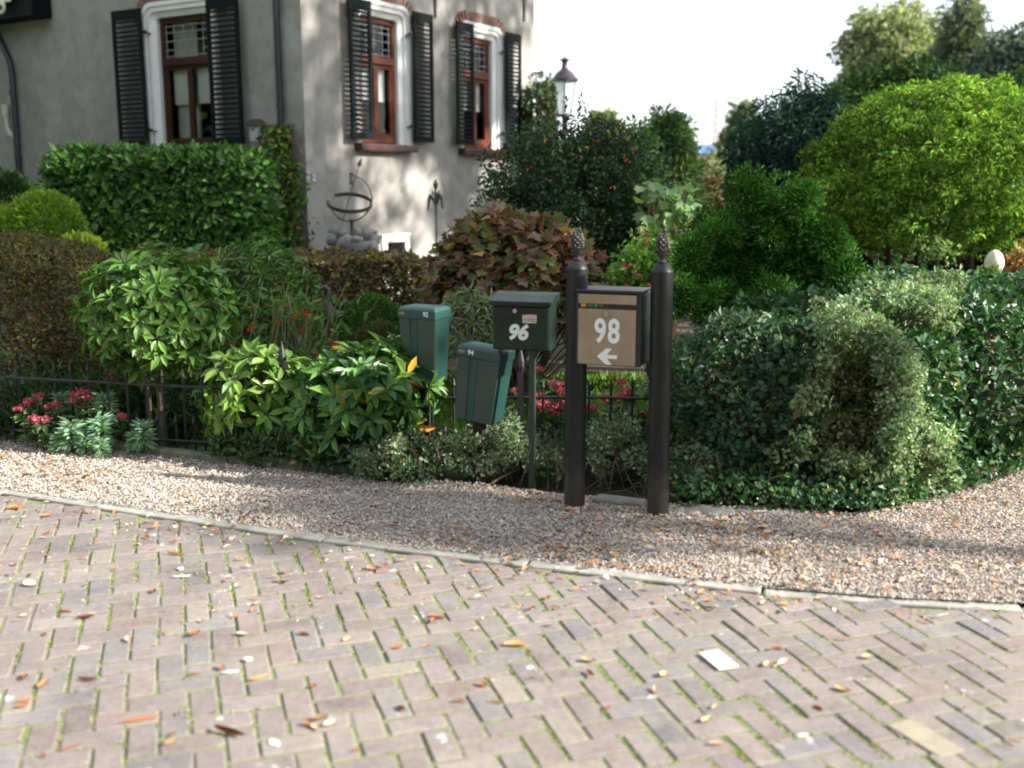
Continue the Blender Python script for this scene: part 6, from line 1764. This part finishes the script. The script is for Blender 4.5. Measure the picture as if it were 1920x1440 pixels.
fallen(366, 1190, .055, 2, R(70), [(.38, .14, .05)], 'upright curled orange brown leaf alone on pale bricks')
fallen(162, 1160, .060, 2, R(10), [(.24, .10, .05)], 'dark folded brown leaf at the left middle of the road')
fallen(124, 1149, .045, 1, R(-10), [(.46, .20, .09)], 'small orange leaf just left of the dark folded leaf')
fallen(600, 1350, .050, 2, R(30), [(.26, .14, .06)], 'round dull brown leaf right of the dark curled leaf')
fallen(968, 1212, .085, 1, R(3), [(.58, .34, .16)], 'flat orange tan leaf in the middle of the road')
fallen(330, 1042, .080, 0, R(-4), [(.55, .28, .08)], 'long yellow orange leaf with curled stalk end on the road')
fallen(90, 968, .05, 2, R(40), [(.38, .18, .09)], 'rounded brown leaf standing by the left end of the kerb')
fallen(30, 955, .09, 1, R(5), [(.62, .30, .10)], 'large bright orange leaf by the kerb at the left edge')
fallen(700, 1068, .06, 2, R(-20), PAL, 'pale folded leaf below the kerb left of centre')
fallen(820, 1160, .07, 1, R(-15), [(.50, .30, .2)], 'pale pinkish flat leaf right of the middle of the road')
fallen(1472, 1244, .05, 2, R(20), [(.66, .50, .36)], 'pale curled leaf just right of the white slab')
fallen(1345, 1398, .05, 1, R(15), [(.60, .36, .22)], 'small pink tan leaf near the bottom right of centre')
fallen(1245, 1268, .05, 2, R(60), [(.62, .40, .18)], 'ragged tan leaf left of the white slab')
fallen(60, 1098, .07, 2, R(-8), [(.62, .52, .40)], 'cream coloured ragged leaf at the left of the road')
fallen(455, 1192, .045, 2, R(20), [(.66, .58, .46)], 'whitish crumpled leaf right of the upright orange leaf')
for _ in range(120):
    py = 950 + 470 * rnd.random() ** 1.3; px = rnd.uniform(5, 1915); g = G(px, py)
    if g[1] > on_line(KERB, g[0]) - .05: continue
    pale = rnd.random() < .32 + .25 * (px > 1000)
    where = ('left' if px < 640 else 'middle' if px < 1280 else 'right') + (' side of the road near the kerb' if py < 1130 else ' foreground of the road')
    fallen(px, py, rnd.uniform(.022, .055), rnd.choice((0, 1, 1, 2, 2)), rnd.uniform(0, 6.28), PAL if pale else BRN, ('small pale dry leaf scrap on the ' if pale else 'small brown dry leaf on the ') + where, ('pale leaf scraps, ' if pale else 'small brown leaves, ') + where)
# leaf litter on the gravel: nobody could count it
def litter(n, sel, cols, size, name, label, z):
    x = rng.uniform(-3.6, 4.2, n); y = rng.uniform(3.7, 7.5, n); k = sel(x, y); x, y = x[k], y[k]; n = len(x)
    P = np.stack((x, y, z + rng.uniform(0, .012, n)), 1)
    ax = runit(n); ax[:, 2] *= .25; nr = np.array((0, 0, 1.0)) + .5 * runit(n)
    V, T, C = leaves_arrays(P, ax, nr, sizes(n, *size), rng.uniform(.3, .7, n), palette(n, cols), 'oval')
    tag(link(name, npmesh(name, V, T, DRYLEAF, C)), label, 'leaves', kind='stuff')
patch = lambda x, y: wob(np.stack((x, y, x * 0), 1), 2.4) + .4 * rng.normal(size=len(x))
litter(11000, lambda x, y: in_gravel(x, y) & (patch(x, y) > .42) & (x < 1.2), [(.32, .18, .10, 3), (.38, .22, .12, 2), (.24, .13, .08, 2), (.45, .34, .22, 2)], (.025, .065), 'leaf_litter', 'brown and orange leaf litter strewn over the gravel', .012)
litter(15000, lambda x, y: in_gravel(x, y) & (x > .2) & (rng.uniform(size=len(x)) < .6), [(.52, .36, .24, 3), (.44, .27, .16, 2), (.58, .46, .34, 2), (.36, .20, .12, 1)], (.02, .055), 'pale_leaf_litter', 'pale tan leaf litter mixed through the gravel at the right', .012)
litter(9000, lambda x, y: (y < on_line(KERB, x) + .02) & (y > on_line(KERB, x) - .30 * np.abs(rng.normal(size=len(x)))), [(.42, .22, .10, 3), (.55, .42, .28, 3), (.62, .56, .46, 2), (.3, .14, .07, 2)], (.010, .042), 'kerb_litter', 'crumbs of leaf gathered along the kerb', .004)
litter(3200, lambda x, y: (y < on_line(KERB, x) - .05), [(.55, .44, .30, 3), (.62, .58, .5, 2), (.4, .2, .1, 2)], (.006, .016), 'leaf_crumbs', 'tiny leaf crumbs strewn over the road', .004)
litter(900, lambda x, y: (y < on_line(KERB, x) - .04) & (y > on_line(KERB, x) - .62 - .2 * rng.normal(size=len(x))) & (x > -2.6) & (x < -.9), [(.42, .22, .10, 3), (.34, .15, .07, 2), (.55, .42, .28, 2)], (.018, .05), 'leaf_drift', 'drift of brown leaf bits on the bricks below the kerb at the left', .005)
# white slab in the road, scraps
g = G(1347, 1240); WS = plain('white_slab', (.80, .82, .78), .7, vary=.04)
a = MB().box((0, 0, .002), (.075, .135, .006)).build('white_slab', WS, bevel=.002); a.location = (g[0], g[1], .004); a.rotation_euler = (0, 0, BA + R(2)); tag(a, 'plain white rectangular slab lying on the bricks at the right', 'slab')
for px, py, w_, h_, an, lab in ((340, 1082, .075, .012, 8, 'white paint streak on the bricks at the left'), (338, 1068, .03, .03, 20, 'small white paint patch above the white streak'), (466, 1238, .035, .03, 10, 'white paint blot on a brick near the tan slanting leaf'), (432, 1262, .05, .014, 15, 'white paint smear lower left of the white blot'), (515, 1395, .05, .028, -50, 'large white paint splash at the bottom left of centre'), (1735, 1384, .05, .16, 0, 'tan coloured replaced brick at the bottom right')):
    g = G(px, py); n = 14
    pts = [((w_ / 2) * math.cos(q) * rnd.uniform(.6, 1.15), (h_ / 2) * math.sin(q) * rnd.uniform(.6, 1.15)) for q in np.linspace(0, 6.283, n + 1)[:-1]]
    if 'replaced' in lab:
        a = MB().box((0, 0, .0015), (.095, .20, .009)).build('tan_paver', plain('tan_paver', (.27, .24, .17), .9, vary=.15), bevel=.002); an = 17 + 8
        tag(a, lab, 'paver')
    else:
        a = MB().prism(pts, 2, .0, .004).build('paint_mark', plain('old_white_paint', (.66, .67, .66), .8, vary=.12, scale=60)); tag(a, lab, 'paint mark')
    a.location = (g[0], g[1], -.002 if 'replaced' in lab else .0025); a.rotation_euler = (0, 0, R(an))
